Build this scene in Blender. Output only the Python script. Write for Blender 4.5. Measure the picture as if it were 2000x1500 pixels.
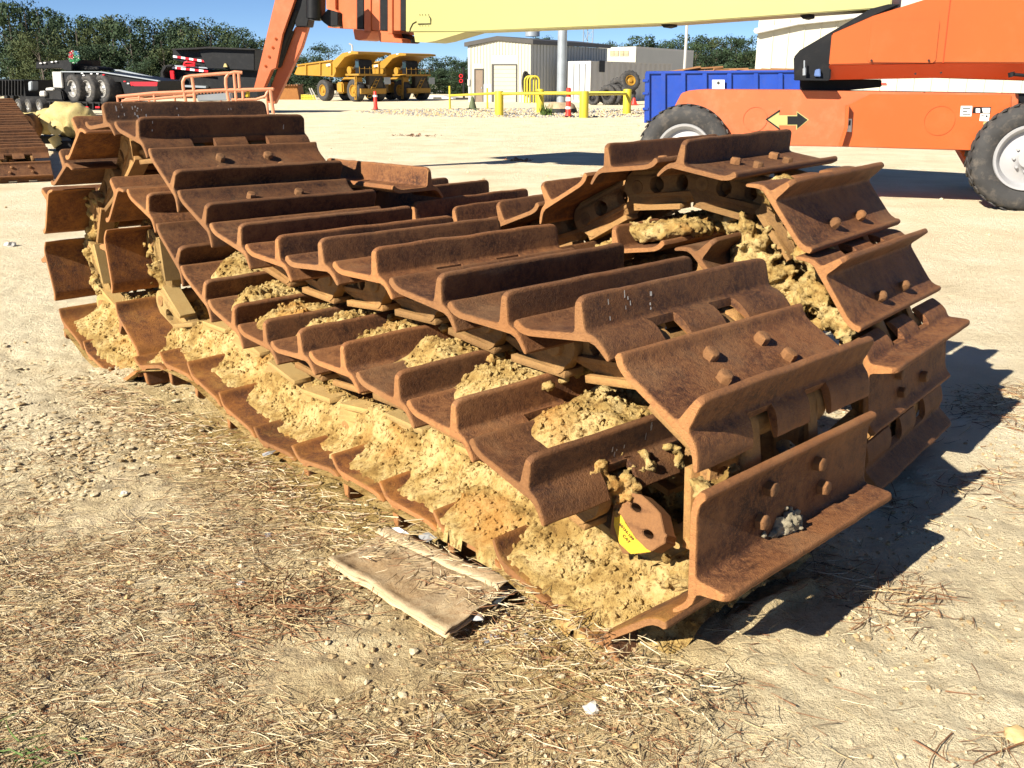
import bpy, math, random
import numpy as np
from mathutils import Vector, Matrix, noise, geometry
for o in list(bpy.data.objects): bpy.data.objects.remove(o)
SC = bpy.context.scene
COL = SC.collection
random.seed(7)
# ---------------------------------------------------------------- camera
F, HOR, CH = 1748.5, 159.85, 1.42           # focal length in photo pixels, horizon row, eye height
TH = math.atan((750 - HOR) / F)
cam = bpy.data.cameras.new('camera'); cam.sensor_width = 36; cam.lens = 36 * F / 2000
cam.clip_start = .05; cam.clip_end = 3000
co = bpy.data.objects.new('camera', cam); COL.objects.link(co)
co.location = (0, 0, CH); co.rotation_euler = (math.pi / 2 - TH, 0, 0)
SC.camera = co
# ---------------------------------------------------------------- sky, sun, exposure
SUN_AZ, SUN_EL = math.radians(227.5), math.radians(33.5)
w = bpy.data.worlds.new('World'); SC.world = w; w.use_nodes = True
nt = w.node_tree; nt.nodes.clear()
sky = nt.nodes.new('ShaderNodeTexSky'); sky.sky_type = 'NISHITA'; sky.sun_disc = False
sky.sun_elevation = SUN_EL; sky.sun_rotation = SUN_AZ
sky.air_density = .5; sky.dust_density = 0.0; sky.ozone_density = 5.5
bg = nt.nodes.new('ShaderNodeBackground'); bg.inputs[1].default_value = 0.056
wo = nt.nodes.new('ShaderNodeOutputWorld')
nt.links.new(sky.outputs[0], bg.inputs[0]); nt.links.new(bg.outputs[0], wo.inputs[0])
sl = bpy.data.lights.new('sun', 'SUN'); sl.energy = 5.0; sl.angle = math.radians(.5); sl.color = (1, .93, .80)
so = bpy.data.objects.new('sun', sl); COL.objects.link(so)
sd = Vector((math.sin(SUN_AZ) * math.cos(SUN_EL), math.cos(SUN_AZ) * math.cos(SUN_EL), math.sin(SUN_EL)))
so.rotation_euler = sd.to_track_quat('Z', 'Y').to_euler(); so.location = (-20, -20, 25)
SC.view_settings.view_transform = 'Standard'; SC.view_settings.look = 'None'
SC.view_settings.exposure = 1.2; SC.view_settings.gamma = 1; SC.view_settings.use_curve_mapping = False
SC.cycles.max_bounces = 5; SC.cycles.diffuse_bounces = 2
# ---------------------------------------------------------------- helpers
def ray(px, py):
    a, b = (px - 1000) / F, -(py - 750) / F
    c, s = math.cos(TH), math.sin(TH)
    return Vector((a, c + b * s, -s + b * c))
def gnd(px, py, z=0.0):
    r = ray(px, py); return Vector((0, 0, CH)) + r * ((z - CH) / r.z)
def at(px, py, Y):
    r = ray(px, py); return Vector((0, 0, CH)) + r * (Y / r.y)
def onplane(px, py, o, n):
    r = ray(px, py); c = Vector((0, 0, CH)); return c + r * ((o - c).dot(n) / r.dot(n))
def rnd(a, b): return random.uniform(a, b)

def tag(o, label=None, cat=None, group=None, kind=None):
    if label: o['label'] = label
    if cat: o['category'] = cat
    if group: o['group'] = group
    if kind: o['kind'] = kind
    return o
def thing(name, loc, label, cat, group=None):
    o = bpy.data.objects.new(name, None); COL.objects.link(o); o.location = Vector(loc)
    o.empty_display_size = .2
    return tag(o, label, cat, group)
def WM(o):
    m = Matrix.Identity(4)
    while o is not None:
        m = o.matrix_basis @ m; o = o.parent
    return m
def link(name, me, parent=None, M=None):
    """link mesh (vertices in world space, or in the space of M) under parent without moving it"""
    o = bpy.data.objects.new(name, me); COL.objects.link(o)
    M = M or Matrix.Identity(4)
    if parent is not None:
        o.parent = parent; o.matrix_basis = WM(parent).inverted() @ M
    else: o.matrix_basis = M
    return o
def mesh(name, vs, fs, mats, mi=None, smooth=None):
    me = bpy.data.meshes.new(name); me.from_pydata([tuple(v) for v in vs], [], fs)
    if not isinstance(mats, (list, tuple)): mats = [mats]
    for m in mats: me.materials.append(m)
    if mi is not None: me.polygons.foreach_set('material_index', mi)
    if smooth is not None:
        me.polygons.foreach_set('use_smooth', [True] * len(fs))
        if smooth < 180: me.set_sharp_from_angle(angle=math.radians(smooth))
    me.update(); return me
class MB:
    """collects shapes that end up as one mesh"""
    def __init__(s): s.v = []; s.f = []; s.m = []
    def add(s, vs, fs, m=0):
        k = len(s.v); s.v += [Vector(v) for v in vs]; s.f += [tuple(i + k for i in f) for f in fs]; s.m += [m] * len(fs)
    def box(s, c, d, R=None, m=0):
        c = Vector(c); d = Vector(d) / 2
        vs = [Vector((x * d.x, y * d.y, z * d.z)) for z in (-1, 1) for y in (-1, 1) for x in (-1, 1)]
        if R is not None: vs = [R @ v for v in vs]
        s.add([v + c for v in vs], [(0, 2, 3, 1), (4, 5, 7, 6), (0, 1, 5, 4), (2, 6, 7, 3), (0, 4, 6, 2), (1, 3, 7, 5)], m)
    def tube(s, pts, r, n=10, m=0, caps=True):
        pts = [Vector(p) for p in pts]; k = len(s.v)
        rs = r if isinstance(r, (list, tuple)) else [r] * len(pts)
        prev = None; vs = []; fs = []
        for i, p in enumerate(pts):
            t = (pts[min(i + 1, len(pts) - 1)] - pts[max(i - 1, 0)]).normalized()
            a = (prev - t * prev.dot(t)).normalized() if prev is not None else t.orthogonal().normalized()
            prev = a; b = t.cross(a)
            for j in range(n):
                q = 2 * math.pi * j / n; vs.append(p + (a * math.cos(q) + b * math.sin(q)) * rs[i])
        for i in range(len(pts) - 1):
            for j in range(n):
                fs.append((i * n + j, i * n + (j + 1) % n, (i + 1) * n + (j + 1) % n, (i + 1) * n + j))
        if caps: fs += [tuple(range(n))[::-1], tuple(range((len(pts) - 1) * n, len(pts) * n))]
        s.add(vs, fs, m)
    def prism(s, poly, ext, m=0, holes=()):
        """poly: list of 3D points in a plane; ext: extrusion vector"""
        ext = Vector(ext); loops = [[Vector(p) for p in poly]] + [[Vector(p) for p in h] for h in holes]
        flat = [p for l in loops for p in l]; n = len(flat)
        tri = geometry.tessellate_polygon(loops)
        fs = [tuple(t) for t in tri] + [tuple(i + n for i in t[::-1]) for t in tri]
        k = 0
        for l in loops:
            L = len(l)
            for i in range(L): fs.append((k + i, k + (i + 1) % L, n + k + (i + 1) % L, n + k + i))
            k += L
        s.add(flat + [p + ext for p in flat], fs, m)
    def lathe(s, prof, o, ax, n=24, m=0, closed=False):
        """prof: (radius, offset along axis) pairs"""
        o = Vector(o); ax = Vector(ax).normalized(); a = ax.orthogonal().normalized(); b = ax.cross(a); vs = []; fs = []
        for r, h in prof:
            for j in range(n):
                q = 2 * math.pi * j / n; vs.append(o + ax * h + (a * math.cos(q) + b * math.sin(q)) * r)
        P_ = len(prof)
        for i in range(P_ if closed else P_ - 1):
            for j in range(n):
                i2 = (i + 1) % P_
                fs.append((i * n + j, i * n + (j + 1) % n, i2 * n + (j + 1) % n, i2 * n + j))
        s.add(vs, fs, m)
    def build(s, name, mats, parent=None, smooth=None, M=None, bevel=0):
        me = mesh(name, s.v, s.f, mats, s.m, smooth)
        import bmesh
        bm = bmesh.new(); bm.from_mesh(me); bmesh.ops.recalc_face_normals(bm, faces=bm.faces)
        if bevel:
            bmesh.ops.remove_doubles(bm, verts=bm.verts, dist=1e-5)
            es = [e for e in bm.edges if len(e.link_faces) == 2 and e.calc_face_angle(0) > math.radians(35)]
            bmesh.ops.bevel(bm, geom=es, offset=bevel, segments=2, affect='EDGES', clamp_overlap=True)
        bm.to_mesh(me); bm.free(); me.update()
        if bevel:
            me.polygons.foreach_set('use_smooth', [True] * len(me.polygons)); me.set_sharp_from_angle(angle=math.radians(40))
        return link(name, me, parent, M)

# vectorised value noise
_rs = np.random.RandomState(3); _T = _rs.rand(256, 256)
def vn(x, y):
    x = np.asarray(x, float); y = np.asarray(y, float)
    xi = np.floor(x).astype(int); yi = np.floor(y).astype(int); fx = x - xi; fy = y - yi
    fx = fx * fx * (3 - 2 * fx); fy = fy * fy * (3 - 2 * fy)
    a = _T[xi & 255, yi & 255]; b = _T[(xi + 1) & 255, yi & 255]; c = _T[xi & 255, (yi + 1) & 255]; d = _T[(xi + 1) & 255, (yi + 1) & 255]
    return (a * (1 - fx) + b * fx) * (1 - fy) + (c * (1 - fx) + d * fx) * fy
def fbm(x, y, o=4):
    r = 0; s = .5
    for k in range(o): r = r + s * vn(x * 2 ** k + 17 * k, y * 2 ** k + 31 * k); s /= 2
    return r
# ---------------------------------------------------------------- materials
def srgb(*c):
    c = [v / 255 for v in c]; return tuple(v / 12.92 if v < .04045 else ((v + .055) / 1.055) ** 2.4 for v in c)
class NT:
    def __init__(s, name):
        s.m = bpy.data.materials.new(name); s.m.use_nodes = True; s.t = s.m.node_tree
        s.b = s.t.nodes['Principled BSDF']; s.geo = None
    def n(s, typ, **kw):
        nd = s.t.nodes.new(typ)
        for k, v in kw.items(): setattr(nd, k, v)
        return nd
    def l(s, a, b): s.t.links.new(a, b)
    def pos(s):
        if not s.geo: s.geo = s.n('ShaderNodeNewGeometry')
        return s.geo.outputs['Position']
    def noise(s, scale, detail=4, rough=.55, vec=None, stretch=None):
        nd = s.n('ShaderNodeTexNoise'); nd.inputs['Scale'].default_value = scale; nd.inputs['Detail'].default_value = detail
        nd.inputs['Roughness'].default_value = rough
        v = vec or s.pos()
        if stretch:
            mp = s.n('ShaderNodeMapping'); mp.inputs['Scale'].default_value = stretch; s.l(v, mp.inputs[0]); v = mp.outputs[0]
        s.l(v, nd.inputs['Vector']); return nd.outputs[0]
    def ramp(s, fac, stops):
        r = s.n('ShaderNodeValToRGB'); e = r.color_ramp.elements
        while len(e) < len(stops): e.new(.5)
        for i, (p, c) in enumerate(stops): e[i].position = p; e[i].color = (*c, 1) if len(c) == 3 else c
        s.l(fac, r.inputs[0]); return r.outputs[0]
    def mix(s, fac, a, b, mode='MIX'):
        m = s.n('ShaderNodeMix', data_type='RGBA', blend_type=mode)
        for i, v in ((0, fac), (6, a), (7, b)):
            if hasattr(v, 'links') or hasattr(v, 'is_output'): s.l(v, m.inputs[i])
            else: m.inputs[i].default_value = v if i == 0 else (*v, 1)
        return m.outputs[2]
    def math(s, op, a, b=0, c=None):
        m = s.n('ShaderNodeMath', operation=op)
        for i, v in enumerate((a, b) if c is None else (a, b, c)):
            if hasattr(v, 'is_output'): s.l(v, m.inputs[i])
            else: m.inputs[i].default_value = v
        return m.outputs[0]
    def attr(s, name):
        a = s.n('ShaderNodeAttribute', attribute_name=name); return a.outputs['Fac']
    def bump(s, h, strength=.5, dist=.01):
        b = s.n('ShaderNodeBump'); b.inputs['Strength'].default_value = strength; b.inputs['Distance'].default_value = dist
        s.l(h, b.inputs['Height']); s.l(b.outputs[0], s.b.inputs['Normal']); return b
    def out(s, col, rough=.8, metal=0, spec=.3):
        if hasattr(col, 'is_output'): s.l(col, s.b.inputs['Base Color'])
        else: s.b.inputs['Base Color'].default_value = (*col, 1)
        if hasattr(rough, 'is_output'): s.l(rough, s.b.inputs['Roughness'])
        else: s.b.inputs['Roughness'].default_value = rough
        s.b.inputs['Metallic'].default_value = metal; s.b.inputs['Specular IOR Level'].default_value = spec
        return s.m

def rust(name, dark, mid, lite, dust=(.33, .22, .11), dustamt=.0, rough=.72, sc=1.0, speck=.5):
    t = NT(name)
    a = t.noise(6 * sc, 8, .7); b = t.noise(70 * sc, 5, .75); c = t.noise(210 * sc, 3, .7)
    a2 = t.noise(22 * sc, 5, .7)
    col = t.ramp(t.math('ADD', t.math('MULTIPLY', a, .6), t.math('MULTIPLY', a2, .4)), [(.37, dark), (.47, mid), (.63, lite)])
    sp = t.ramp(b, [(.50, (0, 0, 0)), (.60, (1, 1, 1))])
    col = t.mix(t.math('MULTIPLY', sp, speck), col, lite)
    col = t.mix(t.math('MULTIPLY', t.ramp(c, [(.54, (0, 0, 0)), (.66, (1, 1, 1))]), .45), col, tuple(min(1, x * 1.25) for x in lite))
    pit = t.ramp(b, [(.36, (1, 1, 1)), (.45, (0, 0, 0))])
    col = t.mix(t.math('MULTIPLY', pit, .5), col, tuple(x * .45 for x in dark))
    col = t.mix(t.math('MULTIPLY', t.ramp(t.geo.outputs['Pointiness'], [(.505, (0, 0, 0)), (.56, (1, 1, 1))]), .55), col, tuple(min(1, x * 1.3) for x in lite))
    oi = t.n('ShaderNodeObjectInfo')
    col = t.mix(1.0, col, t.ramp(oi.outputs['Random'], [(0, (.74, .70, .66)), (.45, (1, 1, 1)), (1, (1.30, 1.22, 1.12))]), 'MULTIPLY')
    wv = t.noise(1.7, 5, .65); col = t.mix(t.math('MULTIPLY', t.ramp(wv, [(.52, (0, 0, 0)), (.66, (1, 1, 1))]), .45), col, tuple(x * f_ for x, f_ in zip(lite, (1.15, .95, .7))))
    d = t.ramp(t.noise(3.1 * sc, 7, .7), [(.52, (0, 0, 0)), (.70, (1, 1, 1))])
    sep = t.n('ShaderNodeSeparateXYZ'); t.l(t.geo.outputs['Normal'], sep.inputs[0])
    up = t.math('MAXIMUM', sep.outputs['Z'], 0)                       # dust settles on what faces up
    col = t.mix(t.math('MULTIPLY', t.math('MULTIPLY', d, up), dustamt), col, dust)
    h = t.math('ADD', t.math('MULTIPLY', b, .6), t.math('MULTIPLY', c, .7))
    t.bump(h, .9, .006)
    return t.out(col, t.ramp(b, [(.3, (rough - .1,) * 3), (.7, (rough + .1,) * 3)]), 0, .35)
def plain(name, col, rough=.5, metal=0, spec=.4, var=.12, sc=3, bump=0, dirt=0, dirtcol=(.25, .2, .13)):
    t = NT(name)
    a = t.noise(sc, 5, .6)
    c = t.ramp(a, [(.3, tuple(x * (1 - var) for x in col)), (.7, tuple(min(1, x * (1 + var)) for x in col))])
    if dirt:
        f = t.ramp(t.noise(sc * 2.3, 8, .7), [(.5, (0, 0, 0)), (.75, (1, 1, 1))]); c = t.mix(t.math('MULTIPLY', f, dirt), c, dirtcol)
    if bump: t.bump(t.noise(sc * 30, 4, .6), bump, .004)
    return t.out(c, rough, metal, spec)
M = {}
M['rust'] = rust('rusty_steel', (.028, .0095, .004), (.086, .033, .013), (.185, .083, .031), dust=(.225, .13, .062), dustamt=.5, speck=.65)
M['rust_edge'] = rust('rusty_steel_cut_end', (.06, .022, .009), (.155, .064, .024), (.28, .135, .05), speck=.7)
M['rust_under'] = rust('rusty_steel_inner_face', (.045, .017, .009), (.10, .036, .014), (.26, .11, .025), dust=(.42, .24, .06), dustamt=.75, sc=.9, speck=.35)
M['bolt'] = rust('rusty_bolt', (.05, .018, .008), (.115, .050, .021), (.21, .105, .042), sc=2)
M['link'] = rust('link_steel_caked', (.055, .028, .014), (.12, .06, .025), (.30, .17, .06), dust=(.36, .23, .08), dustamt=.6, sc=1.6)
M['link_clay'] = rust('link_clay_coated', (.14, .08, .03), (.27, .17, .06), (.38, .26, .10), dust=(.40, .28, .11), dustamt=.8, sc=1.8, rough=.85)
def claymat():
    t = NT('dried_yellow_clay')
    a = t.noise(9, 6, .65); b = t.noise(60, 6, .75); c = t.noise(260, 3, .7)
    col = t.ramp(a, [(.36, (.25, .15, .045)), (.47, (.40, .27, .095)), (.60, (.53, .39, .17))])
    col = t.mix(t.ramp(b, [(.36, (1, 1, 1)), (.50, (0, 0, 0))]), col, (.15, .085, .028))  # crevice shade painted into the clay colour where the bump noise dips
    col = t.mix(t.math('MULTIPLY', t.ramp(t.noise(4, 4), [(.56, (0, 0, 0)), (.68, (1, 1, 1))]), .6), col, (.42, .20, .05))
    t.bump(t.math('ADD', t.math('MULTIPLY', b, 1.2), t.math('MULTIPLY', c, .6)), 1, .007)
    return t.out(col, .95, 0, .1)
M['clay'] = claymat()
def groundmat():
    t = NT('packed_sandy_ground')
    cl = t.attr('clay'); so_ = t.attr('soil'); wh = t.attr('pale')
    a = t.noise(1.3, 8, .65); b = t.noise(11, 8, .7); c = t.noise(70, 5, .75); d = t.noise(320, 2, .6)
    sand = t.ramp(a, [(.3, (.60, .50, .33)), (.5, (.72, .62, .43)), (.7, (.78, .70, .53))])
    tracks = t.noise(.6, 6, .6, stretch=(.25, 1.6, 1))
    sand = t.mix(t.math('MULTIPLY', t.ramp(tracks, [(.5, (0, 0, 0)), (.66, (1, 1, 1))]), .38), sand, (.66, .51, .32))
    soil = t.ramp(b, [(.36, (.11, .068, .028)), (.44, (.32, .215, .095)), (.52, (.54, .40, .19)), (.66, (.72, .60, .35))])
    clay = t.ramp(b, [(.3, (.28, .17, .055)), (.5, (.46, .32, .12)), (.7, (.58, .44, .20))])
    pale = t.ramp(b, [(.3, (.58, .48, .31)), (.7, (.82, .73, .52))])
    col = t.mix(so_, sand, soil); col = t.mix(cl, col, clay); col = t.mix(wh, col, pale)
    sp = t.ramp(c, [(.33, (1, 1, 1)), (.43, (0, 0, 0))])
    col = t.mix(t.math('MULTIPLY', sp, t.math('ADD', t.math('MULTIPLY', so_, .5), .08)), col, (.13, .085, .045))
    gr = t.ramp(d, [(.35, (.70, .64, .54)), (.5, (1, 1, 1))])
    col = t.mix(.5, col, gr, 'MULTIPLY')
    t.bump(t.math('ADD', t.math('MULTIPLY', b, 1.5), t.math('ADD', t.math('MULTIPLY', c, .8), t.math('MULTIPLY', d, .25))), 1, .02)
    return t.out(col, .95, 0, .1)
M['ground'] = groundmat()
# ---------------------------------------------------------------- poses of the track shoes: x, y, z, yaw, pitch, roll, side
POSES = {
 'outer': [
  ('b0', -2.1356, 4.5121, -0.0653, 0.7607, 2.8862, -0.0019, 1),
  ('b1', -2.3624, 4.7292, 0.03, 0.7698, 2.76, -0.0065, 1),
  ('b2', -2.5771, 4.9391, 0.2534, 0.773, 1.8273, -0.0126, 1),
  ('b3', -2.5876, 4.9591, 0.6243, 0.7743, 1.0674, -0.0221, 1),
  ('b4', -2.4304, 4.8149, 0.9038, 0.7763, 0.5019, -0.0172, 1),
  ('b5', -2.2451, 4.6366, 1.0475, 0.779, 0.6411, -0.0082, 1),
  ('b6', -2.0248, 4.4229, 1.2189, 0.7842, 0.1052, -0.0077, 1),
  ('b7', -1.7875, 4.1873, 1.2318, 0.7885, -0.1933, -0.0072, 1),
  ('b8', -1.5591, 3.9537, 1.1357, 0.792, -0.6162, -0.0117, 1),
  ('b9', -1.3907, 3.7796, 0.9771, 0.7965, -0.4283, -0.014, 1),
  ('b10', -1.2071, 3.5878, 0.8674, 0.7961, -0.1972, -0.01, 1),
  ('b11', -1.0102, 3.3798, 0.8162, 0.7993, -0.0384, -0.0096, 1),
  ('b12', -0.8066, 3.1664, 0.8117, 0.8005, 0.0858, -0.0117, 1),
  ('b13', -0.5935, 2.9418, 0.8342, 0.8028, 0.0306, -0.0117, 1),
  ('b14', -0.3771, 2.7107, 0.8296, 0.8042, -0.0935, -0.009, 1),
  ('b15', -0.1823, 2.4954, 0.804, 0.8128, -0.0076, -0.0089, 1),
  ('b16', 0.0077, 2.2806, 0.8057, 0.8159, 0.1355, -0.0096, 1),
  ('b17', 0.2431, 2.0209, 0.7988, 0.8129, -0.5084, -0.0195, 1),
  ('b18', 0.4182, 1.8277, 0.542, 0.8156, -1.5101, -0.018, 1),
  ('b19', 0.3657, 1.876, 0.1802, 0.8255, -2.433, -0.0165, 1),
  ('a1', 0.142, 2.12, 0.0132, 0.8311, 2.8986, -0.0082, 1),
  ('a2', -0.0352, 2.3275, 0.0662, 0.8283, 3.139, -0.0013, 1),
  ('a3', -0.2376, 2.5549, 0.0645, 0.8256, 3.1452, 0.0024, 1),
  ('a4', -0.4438, 2.7825, 0.0617, 0.8215, 3.1276, 0.0055, 1),
  ('a5', -0.6398, 2.9982, 0.0564, 0.8184, 3.2821, 0.0058, 1),
  ('a6', -0.8532, 3.2294, 0.0189, 0.8184, 3.204, 0.0034, 1),
  ('a7', -1.0738, 3.4728, 0.0171, 0.8153, 2.9623, 0.0032, 1),
  ('a8', -1.2796, 3.6968, 0.0748, 0.8059, 2.9207, 0.0052, 1),
  ('a9', -1.4686, 3.8973, 0.1274, 0.7879, 3.1486, 0.0043, 1),
  ('a10', -1.6721, 4.0925, 0.1162, 0.7674, 3.3694, -0.0008, 1),
  ('a0', -1.8778, 4.275, 0.0381, 0.7572, 3.6215, -0.0038, 1),
 ],
 'inner': [
  ('a11', -1.8902, 4.3423, 0.1109, 0.8196, 2.5487, 0.0013, 1),
  ('a12', -2.0609, 4.525, 0.3901, 0.8209, 1.6559, -0.0071, 1),
  ('a13', -2.0202, 4.4868, 0.7556, 0.8226, 0.7605, -0.0081, 1),
  ('a14', -1.798, 4.2456, 0.9276, 0.8286, -0.2887, -0.0078, 1),
  ('a15', -1.5906, 4.0125, 0.8073, 0.8352, -0.6114, -0.0072, 1),
  ('a16', -1.4353, 3.8308, 0.6508, 0.8452, -0.4053, -0.0061, 1),
  ('a17', -1.2612, 3.6264, 0.5462, 0.8514, -0.2063, -0.0034, 1),
  ('a18', -1.0779, 3.4085, 0.4947, 0.858, -0.0202, 0.0007, 1),
  ('a19', -0.8902, 3.1808, 0.4917, 0.8647, 0.101, 0.0081, 1),
  ('a20', -0.6953, 2.9425, 0.5236, 0.873, 0.0519, 0.0063, 1),
  ('a21', -0.4931, 2.6961, 0.5301, 0.874, -0.0449, 0.0122, 1),
  ('a22', -0.3065, 2.4621, 0.5183, 0.8881, -0.0212, 0.0134, 1),
  ('a23', -0.1125, 2.2134, 0.5015, 0.9011, -0.1801, 0.0111, 1),
 ],
 'right': [
  ('c1', 1.1085, 2.9449, -0.0562, 0.711, 2.2062, 0.0092, -1),
  ('c2', 1.2183, 2.8444, 0.2774, 0.7207, 1.4607, 0.0065, -1),
  ('c3', 1.154, 2.8994, 0.6256, 0.7232, 0.9389, 0.001, -1),
  ('c4', 1.0049, 3.0257, 0.8678, 0.7307, 0.8898, 0.0077, -1),
  ('c5', 0.7836, 3.217, 1.0973, 0.7491, 0.1536, 0.0104, -1),
  ('c6', 0.5427, 3.4438, 1.1293, 0.7508, -0.1159, 0.005, -1),
  ('c7', 0.3003, 3.672, 1.0558, 0.7481, -0.5172, 0.0029, -1),
  ('c8', 0.1132, 3.8486, 0.915, 0.7434, -0.3599, 0.0037, -1),
  ('c9', -0.0958, 4.039, 0.8235, 0.7469, -0.177, 0.0002, -1),
  ('c10', -0.3112, 4.238, 0.7815, 0.7467, -0.0105, -0.0019, -1),
  ('c11', -0.5354, 4.4431, 0.783, 0.7461, 0.0847, 0.0018, -1),
  ('c12', -0.7741, 4.6616, 0.7996, 0.7449, -0.0461, 0.0063, -1),
  ('e1', 0.8125, 3.1559, 0.6577, 0.7678, 0.7242, -0.0, -1),
  ('e2', 0.5751, 3.3838, 0.8293, 0.772, -0.1642, 0.0019, -1),
 ],
}
# ---------------------------------------------------------------- the ground
def axis(parts):
    r = [parts[0][0]]
    for a, b, s0, s1 in parts:
        x = a
        while x < b - 1e-6:
            k = (x - a) / (b - a); x = min(b, x + s0 * (s1 / s0) ** k); r.append(x)
    return np.array(r)
right = axis([(0, 2.2, .02, .026), (2.2, 8, .03, .3), (8, 900, .4, 90)])
left = axis([(0, 2.6, .02, .026), (2.6, 9, .03, .3), (9, 900, .4, 90)])
gx = np.concatenate([-left[:0:-1], right])
gy = axis([(-30, .9, 6, .3), (.9, 3.4, .018, .022), (3.4, 9, .024, .12), (9, 60, .15, 2.0), (60, 1400, 3, 120)])
X, Y = np.meshgrid(gx, gy)
def seg(px, py, a, b):
    ax, ay = a; bx, by = b; t = np.clip(((px - ax) * (bx - ax) + (py - ay) * (by - ay)) / ((bx - ax) ** 2 + (by - ay) ** 2), 0, 1)
    return np.hypot(px - ax - t * (bx - ax), py - ay - t * (by - ay))
def sst(a, b, x): t = np.clip((x - a) / (b - a), 0, 1); return t * t * (3 - 2 * t)
dT = seg(X, Y, (.1, 2.05), (-2.5, 4.8))                    # distance to the near edge of the left tracks
dM = seg(X, Y, (.45, 2.15), (-2.0, 4.7))
big = fbm(X * 1.1, Y * 1.1, 5) - .5
cl = np.clip((1 - sst(.12, .62, dM + big * .6)) + .5 * (1 - sst(.1, .5, np.hypot(X - .35, Y - 1.75) + big * .5)), 0, 1)
soil = (1 - sst(.9, 2.3, np.hypot((X + .9) * .75, (Y - 2.2) * .95) + big * 1.6)) + .22 * (1 - sst(.6, 1.6, np.hypot((X - 1.1) * .8, (Y - 2.0) * 1.0) + big * 1.2))
soil = np.clip(soil * (.72 + 1.0 * big), 0, 1)
pale = np.clip(sst(1.8, 3.2, -X + .25 * Y + big * 1.4) * (1 - sst(6, 9, Y)) * .8 + .8 * (1 - sst(.3, 1.2, np.hypot(X - 1.1, (Y - 1.45)) + big * .8)) + .6 * (1 - sst(.2, .8, np.hypot(X - 1.6, Y - 3) + big * .6)), 0, 1)
near = 1 - sst(6, 12, Y); fade = 1 - sst(12, 40, Y)
rough_ = .35 + .65 * np.clip(soil + cl + pale * .7, 0, 1)
Z = (fbm(X * .35, Y * .35, 3) - .44) * .05 * near + (fbm(X * 7, Y * 7, 4) - .47) * .035 * rough_ * near + (fbm(X * 26, Y * 26, 3) - .44) * .024 * rough_ * near
crk = np.abs(fbm(X * 5 + 9, Y * 9 + 4, 4) - .47)
Z += -.03 * (1 - sst(0, .03, crk)) * np.clip(sst(1.3, 2.0, -X + .1 * Y) * (1 - sst(4.5, 6, Y)), 0, 1)
Z -= .022 * (1 - sst(.1, .45, dT)); Z += .02 * cl * (fbm(X * 6 + 5, Y * 6, 4) - .45)
# dried ridge of clay squeezed up beside the front shoe
ra, rb = gnd(1432, 1222), gnd(1580, 1150)
dR = seg(X, Y, (ra.x, ra.y), (rb.x, rb.y)); Z += .032 * (1 - sst(.0, .035, dR + (fbm(X * 30, Y * 30, 2) - .37) * .03))
cl = np.clip(cl + (1 - sst(.02, .07, dR)), 0, 1)
def gz_at(x, y):
    j = min(max(int(np.searchsorted(gx, x)), 1), len(gx) - 1); i = min(max(int(np.searchsorted(gy, y)), 1), len(gy) - 1)
    return float(Z[i, j])
ny, nx = X.shape
vs = np.stack([X.ravel(), Y.ravel(), Z.ravel()], 1)
ii = (np.arange(ny - 1)[:, None] * nx + np.arange(nx - 1)[None, :]).ravel()
fs = np.stack([ii, ii + 1, ii + nx + 1, ii + nx], 1)
me = bpy.data.meshes.new('ground'); me.vertices.add(len(vs)); me.vertices.foreach_set('co', vs.ravel())
me.loops.add(fs.size); me.loops.foreach_set('vertex_index', fs.ravel().astype(np.int32))
me.polygons.add(len(fs)); me.polygons.foreach_set('loop_start', np.arange(0, fs.size, 4, dtype=np.int32))
me.polygons.foreach_set('loop_total', np.full(len(fs), 4, dtype=np.int32)) if False else None
me.update(calc_edges=True); me.validate()
me.polygons.foreach_set('use_smooth', [True] * len(me.polygons))
for nm, ar in (('clay', cl), ('soil', soil), ('pale', pale)):
    a = me.attributes.new(nm, 'FLOAT', 'POINT'); a.data.foreach_set('value', ar.ravel().astype(np.float32))
me.materials.append(M['ground'])
g = link('ground', me); tag(g, 'dry sandy yard ground, packed and pale, with brown soil and straw in front of the tracks', kind='structure')

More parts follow.
